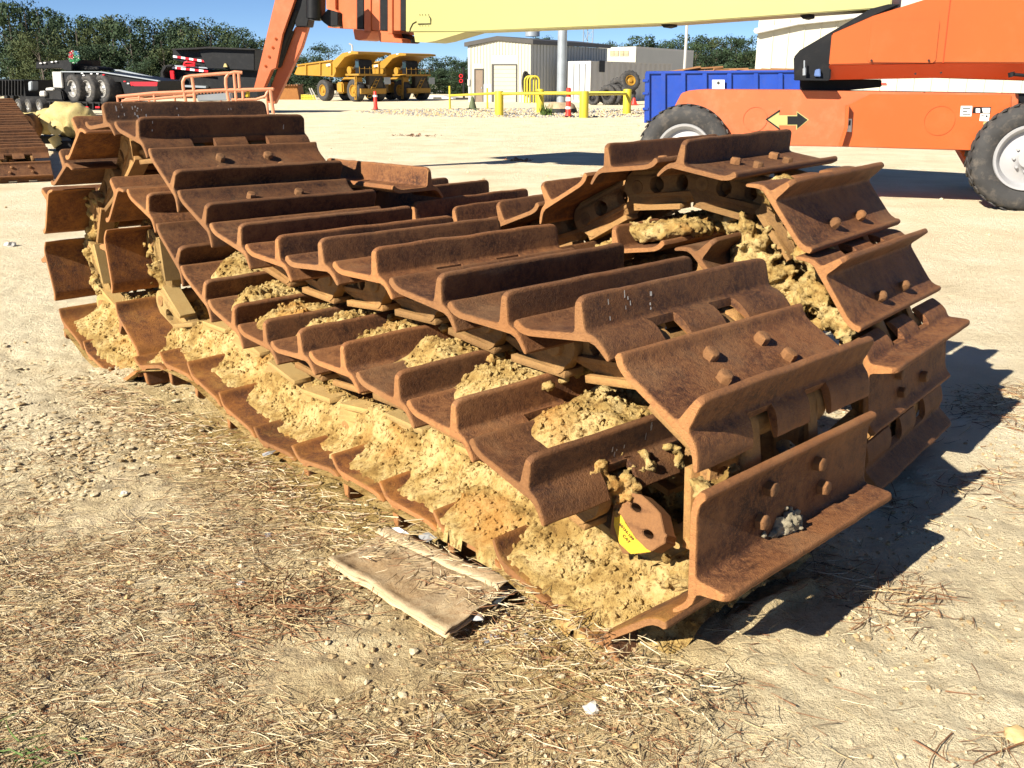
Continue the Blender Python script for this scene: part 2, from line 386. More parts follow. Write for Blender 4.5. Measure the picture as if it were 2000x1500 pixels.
# ---------------------------------------------------------------- track shoes, links, pins
P, L, H = .3118, .829, .0903
PO, PN = .2157 * P, .0923                      # where the pins sit
def resample(pts, smooth=()): return pts
def shoe_mesh(seed):
    rr = random.Random(seed)
    prof = [(-.006, .004), (-.004, .016), (.003, .022), (.012, .021), (.024, .010), (.040, .003), (.06, .0), (.12, 0), (.185, 0), (.203, .001), (.2112, .0045), (.2145, .013), (.2165, .04),
            (.2205, .08), (.222, .0875), (.2265, .0905), (.236, .0905), (.2415, .0875), (.2435, .08), (.2475, .04), (.2498, .013), (.2538, .0045), (.263, .0), (.279, -.006), (.295, -.019), (.308, -.034), (.318, -.048), (.323, -.058),
            (.320, -.0645), (.312, -.0640), (.304, -.055), (.291, -.040), (.277, -.028), (.258, -.0215), (.19, -.021), (.10, -.021), (.05, -.020), (.028, -.016), (.012, -.010)]
    n = len(prof)
    # inward normals
    nrm = []
    for i in range(n):
        a = Vector(prof[i - 1]); b = Vector(prof[(i + 1) % n]); d = (b - a).normalized(); nrm.append(Vector((d.y, -d.x)))
    ws = [0, .0035, .009, .016, .03]
    k = .06
    while k < L - .05: ws.append(k); k += .034
    ws += [L - .03, L - .016, L - .009, L - .0035, L]
    notch = [(.225, .335), (.494, .604)]
    for a, b in notch: ws += [a, a + .0008, b - .0008, b]
    ws = sorted(set(round(x, 5) for x in ws))
    ph = rr.random() * 50
    vs = []
    for w_ in ws:
        e = min(w_, L - w_)
        inset = .0022 if e < .001 else (.0005 if e < .005 else 0)
        drop = .016 * max(0, 1 - e / .028) ** 2.2
        nt_ = any(a + .0004 < w_ < b - .0004 for a, b in notch)
        for i, (u, m_) in enumerate(prof):
            u2, m2 = u + nrm[i].x * inset, m_ + nrm[i].y * inset
            if m_ > .03:
                s_ = (m_ - .03) / .06
                m2 -= drop * s_; m2 += (noise.noise((w_ * 7 + ph, 0, 3)) * .004 + noise.noise((w_ * 30 + ph, 5, 3)) * .0015) * s_
                u2 += noise.noise((w_ * 4 + ph, 9, 1)) * .003 * s_
            if u < .03: m2 += noise.noise((w_ * 9 + ph, 2, 8)) * .0018
            if u > .30: u2 += noise.noise((w_ * 11 + ph, 4, 8)) * .003
            if nt_ and u > .262:
                u2 = .262 + (u - .262) * .02; m2 = .002 if i < 28 else -.021
                if i >= 28: m2 = -.0215
                elif i > 22: m2 = .002 - .0225 * (i - 22) / 6
            vs.append((u2, w_, m2))
    fs = []; mi = []
    for j in range(len(ws) - 1):
        for i in range(n):
            i2 = (i + 1) % n
            fs.append((j * n + i, j * n + i2, (j + 1) * n + i2, (j + 1) * n + i)); mi.append(2 if i >= 28 else 0)
    tri = geometry.tessellate_polygon([[Vector((u, m_, 0)) for u, m_ in prof]])
    for t in tri:
        fs.append(tuple(t)); mi.append(1); fs.append(tuple(i + (len(ws) - 1) * n for i in t[::-1])); mi.append(1)
    # first ring quads near the ends read as end edge
    for q in range(n): mi[q] = 1 if mi[q] == 0 else mi[q]
    me = mesh('track_shoe', vs, fs, [M['rust'], M['rust_edge'], M['rust_under']], mi)
    import bmesh
    bm = bmesh.new(); bm.from_mesh(me); bmesh.ops.recalc_face_normals(bm, faces=bm.faces); bm.to_mesh(me); bm.free()
    me.polygons.foreach_set('use_smooth', [True] * len(me.polygons)); me.set_sharp_from_angle(angle=math.radians(50)); me.update()
    return me
def weighted(me):
    o = bpy.data.objects.new('tmp', me); COL.objects.link(o); md = o.modifiers.new('w', 'WEIGHTED_NORMAL'); md.keep_sharp = True; md.weight = 90
    dg = bpy.context.evaluated_depsgraph_get(); dg.update()
    r = bpy.data.meshes.new_from_object(o.evaluated_get(dg)); bpy.data.objects.remove(o); return r
SHOES = [weighted(shoe_mesh(s)) for s in range(4)]
def bolt_mesh(seed, worn):
    rr = random.Random(seed); R = .0205; vs = []; fs = []; n = 12
    rings = [(1.0, -.002), (1.0, .017), (.93, .0215), (.80, .0235), (0.3, .0245)] if not worn else [(1.0, -.002), (.98, .012), (.86, .022), (.6, .030), (.3, .033)]
    for k, (s_, z_) in enumerate(rings):
        for j in range(n):
            q = 2 * math.pi * j / n; hx = R / math.cos((q + math.pi / 6) % (math.pi / 3) - math.pi / 6) * .9
            r = (hx * (1 - k / 5) + R * k / 5) * s_ * (1 + rr.uniform(-.05, .05) * (k > 0))
            vs.append((r * math.cos(q), r * math.sin(q), z_ + rr.uniform(-.001, .001) * (k > 1)))
    for k in range(4):
        for j in range(n): fs.append((k * n + j, k * n + (j + 1) % n, (k + 1) * n + (j + 1) % n, (k + 1) * n + j))
    fs.append(tuple(range(4 * n, 5 * n)))
    return mesh('bolt', vs, fs, M['bolt'], smooth=45)
BOLTS = [bolt_mesh(s, False) for s in range(3)]; WORN = [bolt_mesh(s + 9, True) for s in range(3)]
def link_mesh(mat, mirror):
    """one forged link: two eyes, a rail along the bottom, two windows"""
    m = MB()
    def arc(cx, cy, r, a0, a1, n): return [(cx + r * math.cos(math.radians(a0 + (a1 - a0) * i / n)), cy + r * math.sin(math.radians(a0 + (a1 - a0) * i / n))) for i in range(n + 1)]
    c0, c1 = -PO, P - PO
    out = [(.012, -.0225), (.235, -.0225)] + arc(c1, -PN, .062, 78, -60, 9) + [(.262, -.168), (.245, -.180), (.06, -.180), (.04, -.168)] + arc(c0, -PN, .062, -55, -250, 10)
    out = [(u, n_) for u, n_ in out]
    h1 = arc(.052, -.088, .026, 0, 330, 8); h2 = arc(.150, -.088, .030, 0, 330, 8)
    h1 = [(u, -.088 + (n_ + .088) * 1.25) for u, n_ in h1]; h2 = [(u, -.088 + (n_ + .088) * 1.15) for u, n_ in h2]
    th = .048
    m.prism([(u, 0, n_) for u, n_ in out], (0, th, 0), holes=[[(u, 0, n_) for u, n_ in h[::-1]] for h in (h1, h2)])
    for v in m.v:                                   # the pin end sits outside the next link's bushing end
        k = min(max((v.x - .06) / .09, 0), 1); v.y += -.0 + .046 * (1 - k) * (1 if mirror else 1)
    k0 = len(m.v)
    m.box((.155, .045, -.178), (.225, .082, .022))
    for v in m.v: v.y = (L - v.y - .205) if mirror else v.y + .205
    me = mesh('track_link', m.v, m.f, mat); import bmesh
    bm = bmesh.new(); bm.from_mesh(me); bmesh.ops.recalc_face_normals(bm, faces=bm.faces)
    es = [e for e in bm.edges if len(e.link_faces) == 2 and e.calc_face_angle(0) > math.radians(60) and all(v.index >= 0 for v in e.verts)]
    bmesh.ops.bevel(bm, geom=es, offset=.004, segments=1, affect='EDGES', clamp_overlap=True)
    bm.to_mesh(me); bm.free(); me.polygons.foreach_set('use_smooth', [True] * len(me.polygons)); me.set_sharp_from_angle(angle=math.radians(45)); me.update()
    return me
LINKS = {k: (link_mesh(M[k], False), link_mesh(M[k], True)) for k in ('link', 'link_clay')}
def cyl_mesh(name, r, w0, w1, u, n_, mat):
    m = MB(); m.lathe([(.001, w0), (r * .9, w0), (r, w0 + .004), (r, w1 - .004), (r * .9, w1), (.001, w1)], (u, 0, n_), (0, 1, 0), 14)
    me = mesh(name, m.v, m.f, mat, smooth=40); return me
PIN = cyl_mesh('pin', .029, .20, L - .20, -PO, -PN, M['link']); BUSH = cyl_mesh('bushing', .043, .30, L - .30, -PO, -PN, M['link'])

def pose(p):
    n_, x, y, z, yaw, pit, rol, flip = p
    ew = Vector((math.sin(yaw) * math.cos(rol), math.cos(yaw) * math.cos(rol), math.sin(rol)))
    D0 = Vector((-math.cos(yaw), math.sin(yaw), 0)); up = ew.cross(D0)
    if up.z < 0: up = -up
    e = -D0 * flip; eu = e * math.cos(pit) + up * math.sin(pit); en = -e * math.sin(pit) + up * math.cos(pit)
    o = Vector((x, y, z))
    if flip < 0: o = o + ew * L; ew = -ew
    # orthonormalise
    eu = ew.cross(en) if eu.dot(ew.cross(en)) > 0 else -ew.cross(en)
    m = Matrix.Identity(4)
    for r in range(3): m[r][0], m[r][1], m[r][2], m[r][3] = eu[r], ew[r], en[r], o[r]
    return m
BU = [(.073, .296), (.073, L - .296), (.150, .262), (.150, L - .262)]
SHOE_M = {}
def build_track(root, poses, nobolt=(), worn=(), claylink=(), nolink=()):
    for k, p in enumerate(poses):
        nm = p[0]; mt = pose(p) if len(p) == 8 else p[1]; SHOE_M[nm] = mt
        s = link('track_shoe', SHOES[(k * 7 + len(nm)) % 4], root, mt)
        for j, (u, v_) in enumerate(BU):
            if (nm, j) in nobolt: continue
            me = (WORN if nm in worn else BOLTS)[(k + j) % 3]
            b = bpy.data.objects.new('bolt', me); COL.objects.link(b); b.parent = s
            b.matrix_basis = Matrix.Translation((u, v_, 0)) @ Matrix.Rotation(rnd(0, 6), 4, 'Z')
        if nm in nolink: continue
        lk = LINKS['link_clay' if nm in claylink else 'link']
        link('track_link', lk[0], root, mt); link('track_link', lk[1], root, mt)
        link('pin', PIN, root, mt); link('bushing', BUSH, root, mt)
outer = thing('crawler_track', (-.9, 3.4, 0), 'biggest rusty crawler track, folded into a loop, its near end curled down in front', 'crawler track', 'rusty crawler tracks lying in the yard')
build_track(outer, POSES['outer'], claylink=tuple(f'a{i}' for i in range(0, 11)) + ('b19', 'b0', 'b1', 'b2'), worn=())
inner = thing('crawler_track', (-.9, 3.3, .3), 'rusty crawler track nested inside the folded loop, its shoes heaped with yellow clay', 'crawler track', 'rusty crawler tracks lying in the yard')
build_track(inner, POSES['inner'], claylink=('a11', 'a12'))
# the right-hand coil goes on out of sight under its own top run
rp = list(POSES['right'])
def follow(m, dp, flip=-1, back=False):
    """next shoe matrix hinged on the pin of m, bent by dp"""
    R = Matrix.Rotation(dp, 4, 'Y')
    if back:   # new shoe's far pin at m's near pin
        a = m @ Vector((-PO, 0, -PN)); n_ = m.to_3x3().to_4x4() @ R
        return Matrix.Translation(a - (n_ @ Vector((P - PO, 0, -PN)))) @ n_
    a = m @ Vector((P - PO, 0, -PN)); n_ = m.to_3x3().to_4x4() @ R
    return Matrix.Translation(a - (n_ @ Vector((-PO, 0, -PN)))) @ n_
m0 = pose([p for p in rp if p[0] == 'e2'][0]); extra = []
for k, dp in enumerate((14, 12, 5, 3, 0)): m0 = follow(m0, math.radians(dp)); extra.append((f'f{k}', m0))
m0 = pose([p for p in rp if p[0] == 'e1'][0])

right_track = thing('crawler_track', (.6, 3.6, 0), 'rusty crawler track rolled into a tall coil at the right, clay inside it', 'crawler track', 'rusty crawler tracks lying in the yard')
build_track(right_track, rp + extra, worn=('c3', 'c4'), nobolt=(('c3', 2), ('c3', 3), ('c4', 2), ('c4', 3), ('c2', 2)))
# loose shoe lying on the far end of the right-hand track
a_, b_ = at(667, 309, 4.93), at(838, 327, 4.45)
ew = (b_ - a_).normalized(); up = Vector((0, 0, 1)); ew = (ew - up * ew.z).normalized(); eu = ew.cross(up)
mt = Matrix.Identity(4)
eu = -eu; ew = -ew; o_ = b_ - eu * .23 - up * H
for r in range(3): mt[r][0], mt[r][1], mt[r][2], mt[r][3] = eu[r], ew[r], up[r], o_[r]
ls = thing('loose_track_shoe', o_, 'single loose rusty track shoe lying crosswise on the far end of the coil', 'track shoe')
LOOSE = link('track_shoe', SHOES[1], ls, mt)

# ---------------------------------------------------------------- clay lumps packed in the tracks
def ico():
    import bmesh
    bm = bmesh.new(); bmesh.ops.create_icosphere(bm, subdivisions=2, radius=1)
    v = np.array([x.co[:] for x in bm.verts]); f = np.array([[y.index for y in x.verts] for x in bm.faces]); bm.free(); return v, f
IV, IF = ico()
class Lumps:
    def __init__(s): s.v = []; s.f = []; s.n = 0
    def add(s, c, r, rr):
        q = IV * np.array([r * rr.uniform(.8, 1.25), r * rr.uniform(.8, 1.25), r * rr.uniform(.7, 1.1)]) * (1 + (_rs.rand(len(IV), 1) - .5) * .35)
        s.v.append(q + np.array(c)[None, :]); s.f.append(IF + s.n); s.n += len(IV)
    def raw(s, name):
        me = bpy.data.meshes.new(name); v = np.concatenate(s.v); f = np.concatenate(s.f)
        me.from_pydata(v.tolist(), [], f.tolist()); return me
def mat_noise(v, sc, amp):
    out = np.empty(len(v))
    for i, p in enumerate(v): out[i] = noise.fractal(Vector(p) * sc, .8, 2.1, 4)
    return out * amp
def clay_object(lumps, name, label, voxel=.0085, amp=1.0):
    o = link(name, lumps.raw(name)); md = o.modifiers.new('r', 'REMESH'); md.mode = 'VOXEL'; md.voxel_size = voxel
    dg = bpy.context.evaluated_depsgraph_get(); dg.update()
    me = bpy.data.meshes.new_from_object(o.evaluated_get(dg)); o.modifiers.clear(); o.data = me
    n = len(me.vertices); co_ = np.empty(n * 3, np.float32); me.vertices.foreach_get('co', co_); co_ = co_.reshape(-1, 3)
    no = np.empty(n * 3, np.float32); me.vertices.foreach_get('normal', no); no = no.reshape(-1, 3)
    d = mat_noise(co_, 30, .006) + mat_noise(co_, 90, .007) - .002
    co_ = co_ + no * d[:, None] * amp; me.vertices.foreach_set('co', co_.ravel()); me.update()
    me.materials.clear(); me.materials.append(M['clay']); me.polygons.foreach_set('use_smooth', [True] * len(me.polygons))
    return tag(o, label, 'clay', kind='stuff')
rr = random.Random(5)
def fill(lm, nm, cnt, u0, u1, w0, w1, hfun, r0=.012, r1=.03):
    m = SHOE_M[nm]
    for _ in range(int(cnt * 1.0)):                      # the solid heap
        u, v_ = rr.uniform(u0, u1), rr.uniform(w0 + .02, w1); top = hfun(u, v_)
        r = min(abs(top) * .5, .036); lo = r * .9 + (.022 if top < 0 else 0); hi = max(abs(top) - r * .8, lo)
        lm.add(m @ Vector((u, v_, math.copysign(lo + (hi - lo) * rr.random() ** .35, top))), max(r, .006), rr)
    for _ in range(int(cnt * 1.3)):                     # crumbs on top of it
        u, v_ = rr.uniform(u0, u1), rr.uniform(w0 - .03, w1); top = hfun(u, v_); r = .003 + .012 * rr.random() ** 2.2
        lm.add(m @ Vector((u, v_, top * rr.uniform(.85, 1.12))), r, rr)
def grid_clay(patches, name, label):
    """patches: list of (nu, nv, function(i, j) -> Vector)"""
    V = []; Fc = []
    for nu, nv, fn in patches:
        k = len(V)
        for j in range(nv):
            for i in range(nu): V.append(fn(i, j))
        for j in range(nv - 1):
            for i in range(nu - 1): Fc.append((k + j * nu + i, k + j * nu + i + 1, k + (j + 1) * nu + i + 1, k + (j + 1) * nu + i))
    me = mesh(name, V, Fc, M['clay'], smooth=180); return tag(link(name, me), label, 'clay', kind='stuff')
def crumble(x, y):
    """crumbly relief of dry sandy clay, metres"""
    p = Vector((x, y, 0)); r = noise.fractal(p * 9, 1, 2, 3) * .014
    c = noise.cell(Vector((x * 30 + noise.noise(p * 40) * .8, y * 30 + noise.noise(p * 43) * .8, 1))) - .5
    q = noise.noise(p * 30); t_ = max(0, noise.noise(p * 6 + Vector((5, 5, 0))) + .1)
    v_ = noise.voronoi(p * 26)[0]; lump = (.30 - v_[0]) * .030 * min(1, .25 + 1.6 * t_)
    return r + lump + c * .014 * t_ * 2.2 + q * .007 + noise.noise(p * 75) * .006 + noise.noise(p * 150) * .003
CRUMBS = []
def add_crumbs(pts, n, r0, r1):
    for _ in range(n):
        p = rr.choice(pts); CRUMBS.append((p[0] + rr.uniform(-.006, .006), p[1] + rr.uniform(-.006, .006), p[2] + rr.uniform(-.002, .003), r0 + (r1 - r0) * rr.random() ** 3))
patches = []; tops = []
for k, nm in enumerate([f'a{i}' for i in range(14, 24)]):
    w0 = [.42, .34, .12, .08, .08, .10, .11, .10, .10, .17][k]
    hh = [.03, .05, .075, .08, .085, .085, .085, .08, .08, .085][k]
    mt = SHOE_M[nm]
    def fn(i, j, mt=mt, k=k, w0=w0, hh=hh):
        u = -.035 + .252 * i / 33; w_ = w0 - .05 + (L - w0 + .02) * j / 95
        s_ = k * P + u; edge = w0 + .07 * noise.noise(Vector((s_ * 9, 3, 1))) + .03 * math.sin(u * 22 + k)
        ramp = float(sst(0, .17 if k > 5 else .11, w_ - edge)); big_ = noise.fractal(Vector((s_ * 5, w_ * 5, 9)), 1, 2, 2) * .030
        n_ = -.012 + ramp * (hh * (.72 + .28 * math.sin(math.pi * (u + .03) / .28)) + big_ * .8 + crumble(s_ + 3, w_)) + .012 * min(1, ramp * 3)
        if u < 0: n_ = min(n_, .045 + u * 1.6)
        if w_ < edge: n_ = -.012
        if ramp > .3 and 0 < u < .2: tops.append(tuple(mt @ Vector((u, w_, n_))))
        return mt @ Vector((u, w_, n_))
    patches.append((34, 96, fn))
grid_clay(patches, 'clay', 'crumbly yellow clay heaped between the grousers of the nested track')
add_crumbs(tops, 7000, .0015, .012)
# bottom run
chain_ = [SHOE_M[f'a{i}'] for i in range(1, 11)] + [SHOE_M['a0'], SHOE_M['b0'], SHOE_M['b1']]
tops = []
def runpt(s_, w_, n_):
    k = min(int(s_), len(chain_) - 1); t_ = s_ - k; a = chain_[k] @ Vector((t_ * P, w_, n_))
    if k + 1 < len(chain_):                                       # blend over the hinge so that the sheet stays closed
        b_ = chain_[k + 1] @ Vector(((t_ - 1) * P, w_, n_)); q = float(sst(.75, 1.0, t_)); a = a.lerp(b_, q)
    return a
def fnb(i, j):
    s_ = -.9 + 13.6 * i / 560; w_ = -.02 + .80 * j / 74
    s2 = max(s_, 0); x_ = s_ * P
    edge = .045 + .035 * noise.noise(Vector((x_ * 3.1, 1, 4))) + .03 * noise.noise(Vector((x_ * 11, 8, 4))) + .018 * noise.noise(Vector((x_ * 37, w_ * 20, 4))) + (.05 if 4.5 < s_ < 9 else 0) - (.05 if s_ < 2 else 0)
    ramp = float(sst(0, .20, w_ - edge)); ramp2 = float(sst(.17, .215, w_))
    hgt = .012 + .085 * ramp + .058 * ramp2 * (1 + 1.0 * noise.noise(Vector((x_ * 5, w_ * 4, 2)))) - .03 * float(sst(.30, .36, w_)) + .03 * max(0, noise.noise(Vector((x_ * 2.3, 7, 7))))
    hgt += ramp * (noise.fractal(Vector((x_ * 4, w_ * 4, 1)), 1, 2, 2) * .018 + crumble(x_, w_))
    if w_ < edge: hgt = .012 - .04
    if s_ < 0: hgt -= .05 * -s_
    p = runpt(s2, w_, -(.021 + hgt)) if s_ >= 0 else chain_[0] @ Vector((s_ * P, w_, -(.021 + hgt)))
    if ramp > .15 and w_ < .5: tops.append(tuple(p))
    return p
grid_clay([(561, 75, fnb)], 'clay', 'yellow clay slope banked over the links along the bottom run of the near track')
add_crumbs(tops, 12000, .0012, .010)
lm = Lumps()
for nm in ('a17', 'a18', 'a19', 'a20', 'a21', 'a22'):                      # spilt over the grousers
    w_ = rr.uniform(.26, .32)
    for _ in range(70):
        q_ = rr.random() ** .7; lm.add(SHOE_M[nm] @ Vector((rr.uniform(.18, .27), w_ + q_ * (.80 - w_), .060 + rr.uniform(0, .028) * min(1, q_ * 4))), rr.uniform(.008, .022), rr)
for nm, w0 in (('b1', .2), ('b2', .30), ('a11', .30)):
    fill(lm, nm, 90, .0, .3, w0, .55, lambda u, v_: -.03 - .10 * rr.random(), .012, .026)
for nm in ('b2', 'b3', 'a12', 'a13', 'b19'):
    fill(lm, nm, 40, .0, .3, .19, .34, lambda u, v_: -.03 - .13 * rr.random(), .010, .022)
clay_object(lm, 'clay', 'yellow clay stuck to the links of the far curls')
# low mound of clay at the open near end
tops = []
def fnm(i, j):
    x, y = .0 + .95 * i / 110, 2.0 + 1.15 * j / 120
    d = float(seg(x, y, (.22, 2.38), (.62, 2.72))); d2 = math.hypot(x - .52, y - 2.42)
    h_ = .085 * math.exp(-(d / .17) ** 2) + .11 * math.exp(-(d2 / .13) ** 2) + .10 * math.exp(-(math.hypot(x - .60, y - 2.62) / .13) ** 2)
    m_ = min(1, h_ / .02); h_ = h_ - .03 + m_ * (noise.fractal(Vector((x * 6, y * 6, 4)), 1, 2, 2) * .016 + crumble(x + 9, y))
    p = Vector((x, y, gz_at(x, y) * .5 + h_))
    if h_ > .02: tops.append(tuple(p))
    return p
grid_clay([(111, 121, fnm)], 'clay', 'yellow clay mounded on the ground at the open front end behind the standing shoe')
add_crumbs(tops, 3000, .0015, .011)
lm = Lumps()
# mound at the open near end
for _ in range(150):
    p = Vector((.57, 2.50, .0)) + Vector((rr.gauss(0, .06), rr.gauss(0, .05), 0)); lm.add((p.x, p.y, rr.uniform(.10, .36)), rr.uniform(.012, .028), rr)
m_ = SHOE_M['b18']
for _ in range(40): lm.add(m_ @ Vector((rr.uniform(.0, .06), rr.uniform(.05, .3), rr.uniform(-.06, -.01))), rr.uniform(.01, .02), rr)
for c_, n_, s_ in ((gnd(1155, 925, .44), 26, .02), (gnd(1230, 905, .42), 46, .028), (gnd(1210, 945, .40), 40, .024), (gnd(1295, 900, .42), 30, .022)):
    for _ in range(n_): lm.add(c_ + Vector((rr.gauss(0, s_), rr.gauss(0, s_), rr.gauss(0, s_))), rr.uniform(.008, .018), rr)
clay_object(lm, 'clay', 'yellow clay clods clinging round the loose end link', .008)
lm = Lumps()
for nm, u0, u1, w0, w1, hh, c_ in (('e2', .0, .24, .25, .82, .085, 260), ('e1', .0, .20, .30, .80, .07, 200), ('f0', .03, .3, .3, .8, .06, 120)):
    mw = (L - w1, L - w0)
    fill(lm, nm, c_, u0, u1, mw[0] + .02, mw[1] + .16, lambda u, v_: hh * rr.uniform(.5, 1.1))
CW = Vector((math.sin(.74), math.cos(.74), 0)); CP = Vector((.54, 3.44, 1.1))
for nm in ('c3', 'c4'):
    fill(lm, nm, 46, .02, .3, L - .30, L - .17, lambda u, v_: -.05 - .10 * rr.random(), .012, .026)
for _ in range(420):                                   # loose clay slumped down the open side of the coil
    t_ = rr.random(); px, py = 1448 + 112 * t_ + rr.gauss(0, 20), 455 + 185 * t_ + rr.gauss(0, 22)
    lm.add(onplane(px, py, CP + CW * rr.uniform(.16, .42), CW), rr.uniform(.010, .030), rr)
for _ in range(260):
    t_ = rr.random(); px, py = 1575 + 80 * t_ + rr.gauss(0, 9), 560 + 95 * t_ + rr.gauss(0, 10)
    lm.add(onplane(px, py, CP + CW * rr.uniform(.10, .25), CW), rr.uniform(.008, .022), rr)
clay_object(lm, 'clay', 'yellow clay packed inside the tall right-hand coil')
V = []; Fc = []; n0 = 0; i1 = IV[:12] if False else None
bmc = __import__('bmesh').new(); __import__('bmesh').ops.create_icosphere(bmc, subdivisions=1, radius=1); cv = np.array([x.co[:] for x in bmc.verts]); cf = np.array([[y.index for y in x.verts] for x in bmc.faces]); bmc.free()
for x, y, z, r in CRUMBS:
    V.append(cv * (1 + (_rs.rand(12, 1) - .5) * .6) * r + (x, y, z)); Fc.append(cf + n0); n0 += 12
me = bpy.data.meshes.new('clay_crumbs'); me.from_pydata(np.concatenate(V).tolist(), [], np.concatenate(Fc).tolist()); me.materials.append(M['clay'])
tag(link('clay_crumbs', me), 'crumbs of yellow clay lying over the packed clay', kind='stuff')
lm = Lumps()
m_ = SHOE_M['b18']
for _ in range(170):
    q_ = rr.gauss(0, .034); t_ = math.exp(-(q_ / .03) ** 2)
    lm.add(m_ @ Vector((.214 - abs(rr.gauss(0, .012 + .016 * t_)), .385 + q_, .003 + abs(rr.gauss(0, .004 + .014 * t_)))), rr.uniform(.005, .013), rr)
o = clay_object(lm, 'dried_mud', 'grey dried mud lump stuck between the bolts of the upright front shoe', .005, .7)
M['greymud'] = plain('grey_dried_mud', (.33, .285, .20), .98, 0, .02, .4, 24, 1)
o.data.materials[0] = M['greymud']; o['category'] = 'mud'
for q in (o,): del q['kind']
# end link hanging at the open end of the nested track
# ---------------------------------------------------------------- the end link hanging at the open end
M['yellow_chip'] = rust('chipped_yellow_paint', (.20, .08, .03), (.50, .34, .025), (.60, .44, .04), speck=.3, sc=2.5)
M['dark_ink'] = plain('stamped_lettering', (.10, .05, .02), .8)
def end_link():
    # plane of the broad face, facing left, up and a little towards the camera
    c = Vector((.272, 2.10, .27)); n = Vector((-.62, -.62, .48)).normalized()
    face = [(1207, 975), (1232, 962), (1252, 966), (1274, 985), (1290, 1003), (1298, 1040), (1303, 1046), (1299, 1052), (1300, 1060), (1284, 1069), (1272, 1077), (1262, 1072), (1240, 1050), (1220, 1018), (1208, 1000)]
    pts = [onplane(x, y, c, n) for x, y in face]
    def ell(cx, cy, rx, ry, ang):
        r = []
        for i in range(14):
            q = 2 * math.pi * i / 14; x = rx * math.cos(q); y = ry * math.sin(q); a = math.radians(ang)
            r.append(onplane(cx + x * math.cos(a) - y * math.sin(a), cy + x * math.sin(a) + y * math.cos(a), c, n))
        return r
    t = thing('track_end_link', c, 'loose end link with two holes and a chipped yellow band, hanging at the track end', 'track link')
    m = MB(); m.prism(pts, -n * .055, holes=[ell(1242, 991, 12, 7.5, 38)[::-1], ell(1266, 1043, 12, 7.5, 38)[::-1]])
    m.build('link_body', M['bolt'], t, bevel=.002, smooth=40)
    # flank below the face: rusty, carrying the yellow band
    n2 = (n * .45 + Vector((-.75, .1, -.35))).normalized()
    e0 = onplane(1208, 985, c, n); e1 = onplane(1268, 1078, c, n)
    n2 = (Vector((-.70, -.70, -.12))).normalized()
    c2 = e0
    fl = [(1200, 968), (1209, 974), (1210, 1000), (1222, 1022), (1242, 1052), (1271, 1079), (1252, 1083), (1216, 1082), (1206, 1060), (1200, 1047), (1190, 1043), (1195, 1005)]
    m = MB(); m.prism([onplane(x, y, c2 - n2 * -.004, n2) for x, y in fl], -n2 * .045); m.build('link_flank', M['bolt'], t, bevel=.002, smooth=40)
    band = [(1201, 998), (1210, 998), (1222, 1024), (1242, 1053), (1271, 1078), (1232, 1082), (1210, 1062), (1199, 1026)]
    m = MB(); m.prism([onplane(x, y, c2 + n2 * .0065, n2) for x, y in band], -n2 * .002); m.build('painted_band', M['yellow_chip'], t)
    def text(s, a, b, size):
        cu = bpy.data.curves.new('lettering', 'FONT'); cu.body = s; cu.size = size; cu.extrude = .0006; cu.align_x = 'CENTER'; cu.align_y = 'CENTER'
        o = bpy.data.objects.new('tmp', cu); COL.objects.link(o); bpy.context.view_layer.update()
        me = bpy.data.meshes.new_from_object(o.evaluated_get(bpy.context.evaluated_depsgraph_get())); bpy.data.objects.remove(o)
        A, B = onplane(*a, c2 + n2 * .0085, n2), onplane(*b, c2 + n2 * .0085, n2)
        ex = (B - A).normalized(); ey = n2.cross(ex); mt = Matrix.Identity(4); o_ = (A + B) / 2
        for r in range(3): mt[r][0], mt[r][1], mt[r][2], mt[r][3] = ex[r], ey[r], n2[r], o_[r]
        me.materials.clear(); me.materials.append(M['dark_ink']); link('stamped_lettering', me, t, mt)
    text('601H-109', (1208, 1021), (1238, 1056), .014)
    text('CAT', (1215, 1043), (1231, 1062), .014)
    # half link eye above it, and the cut tab beside it
    m = MB(); q = onplane(1213, 965, c, n); m.lathe([(.012, 0), (.034, 0), (.036, .004), (.036, .05), (.034, .054), (.012, .054)], q - n * .055, n, 20); m.build('pin_eye', M['link_clay'], t, smooth=35)
    m = MB(); q1 = onplane(1218, 950, c, n) - n * .02; m.tube([q1, q1 + Vector((.10, .12, .03))], [.021, .021], 14); m.build('pin_stub', M['link'], t, smooth=35)
end_link()
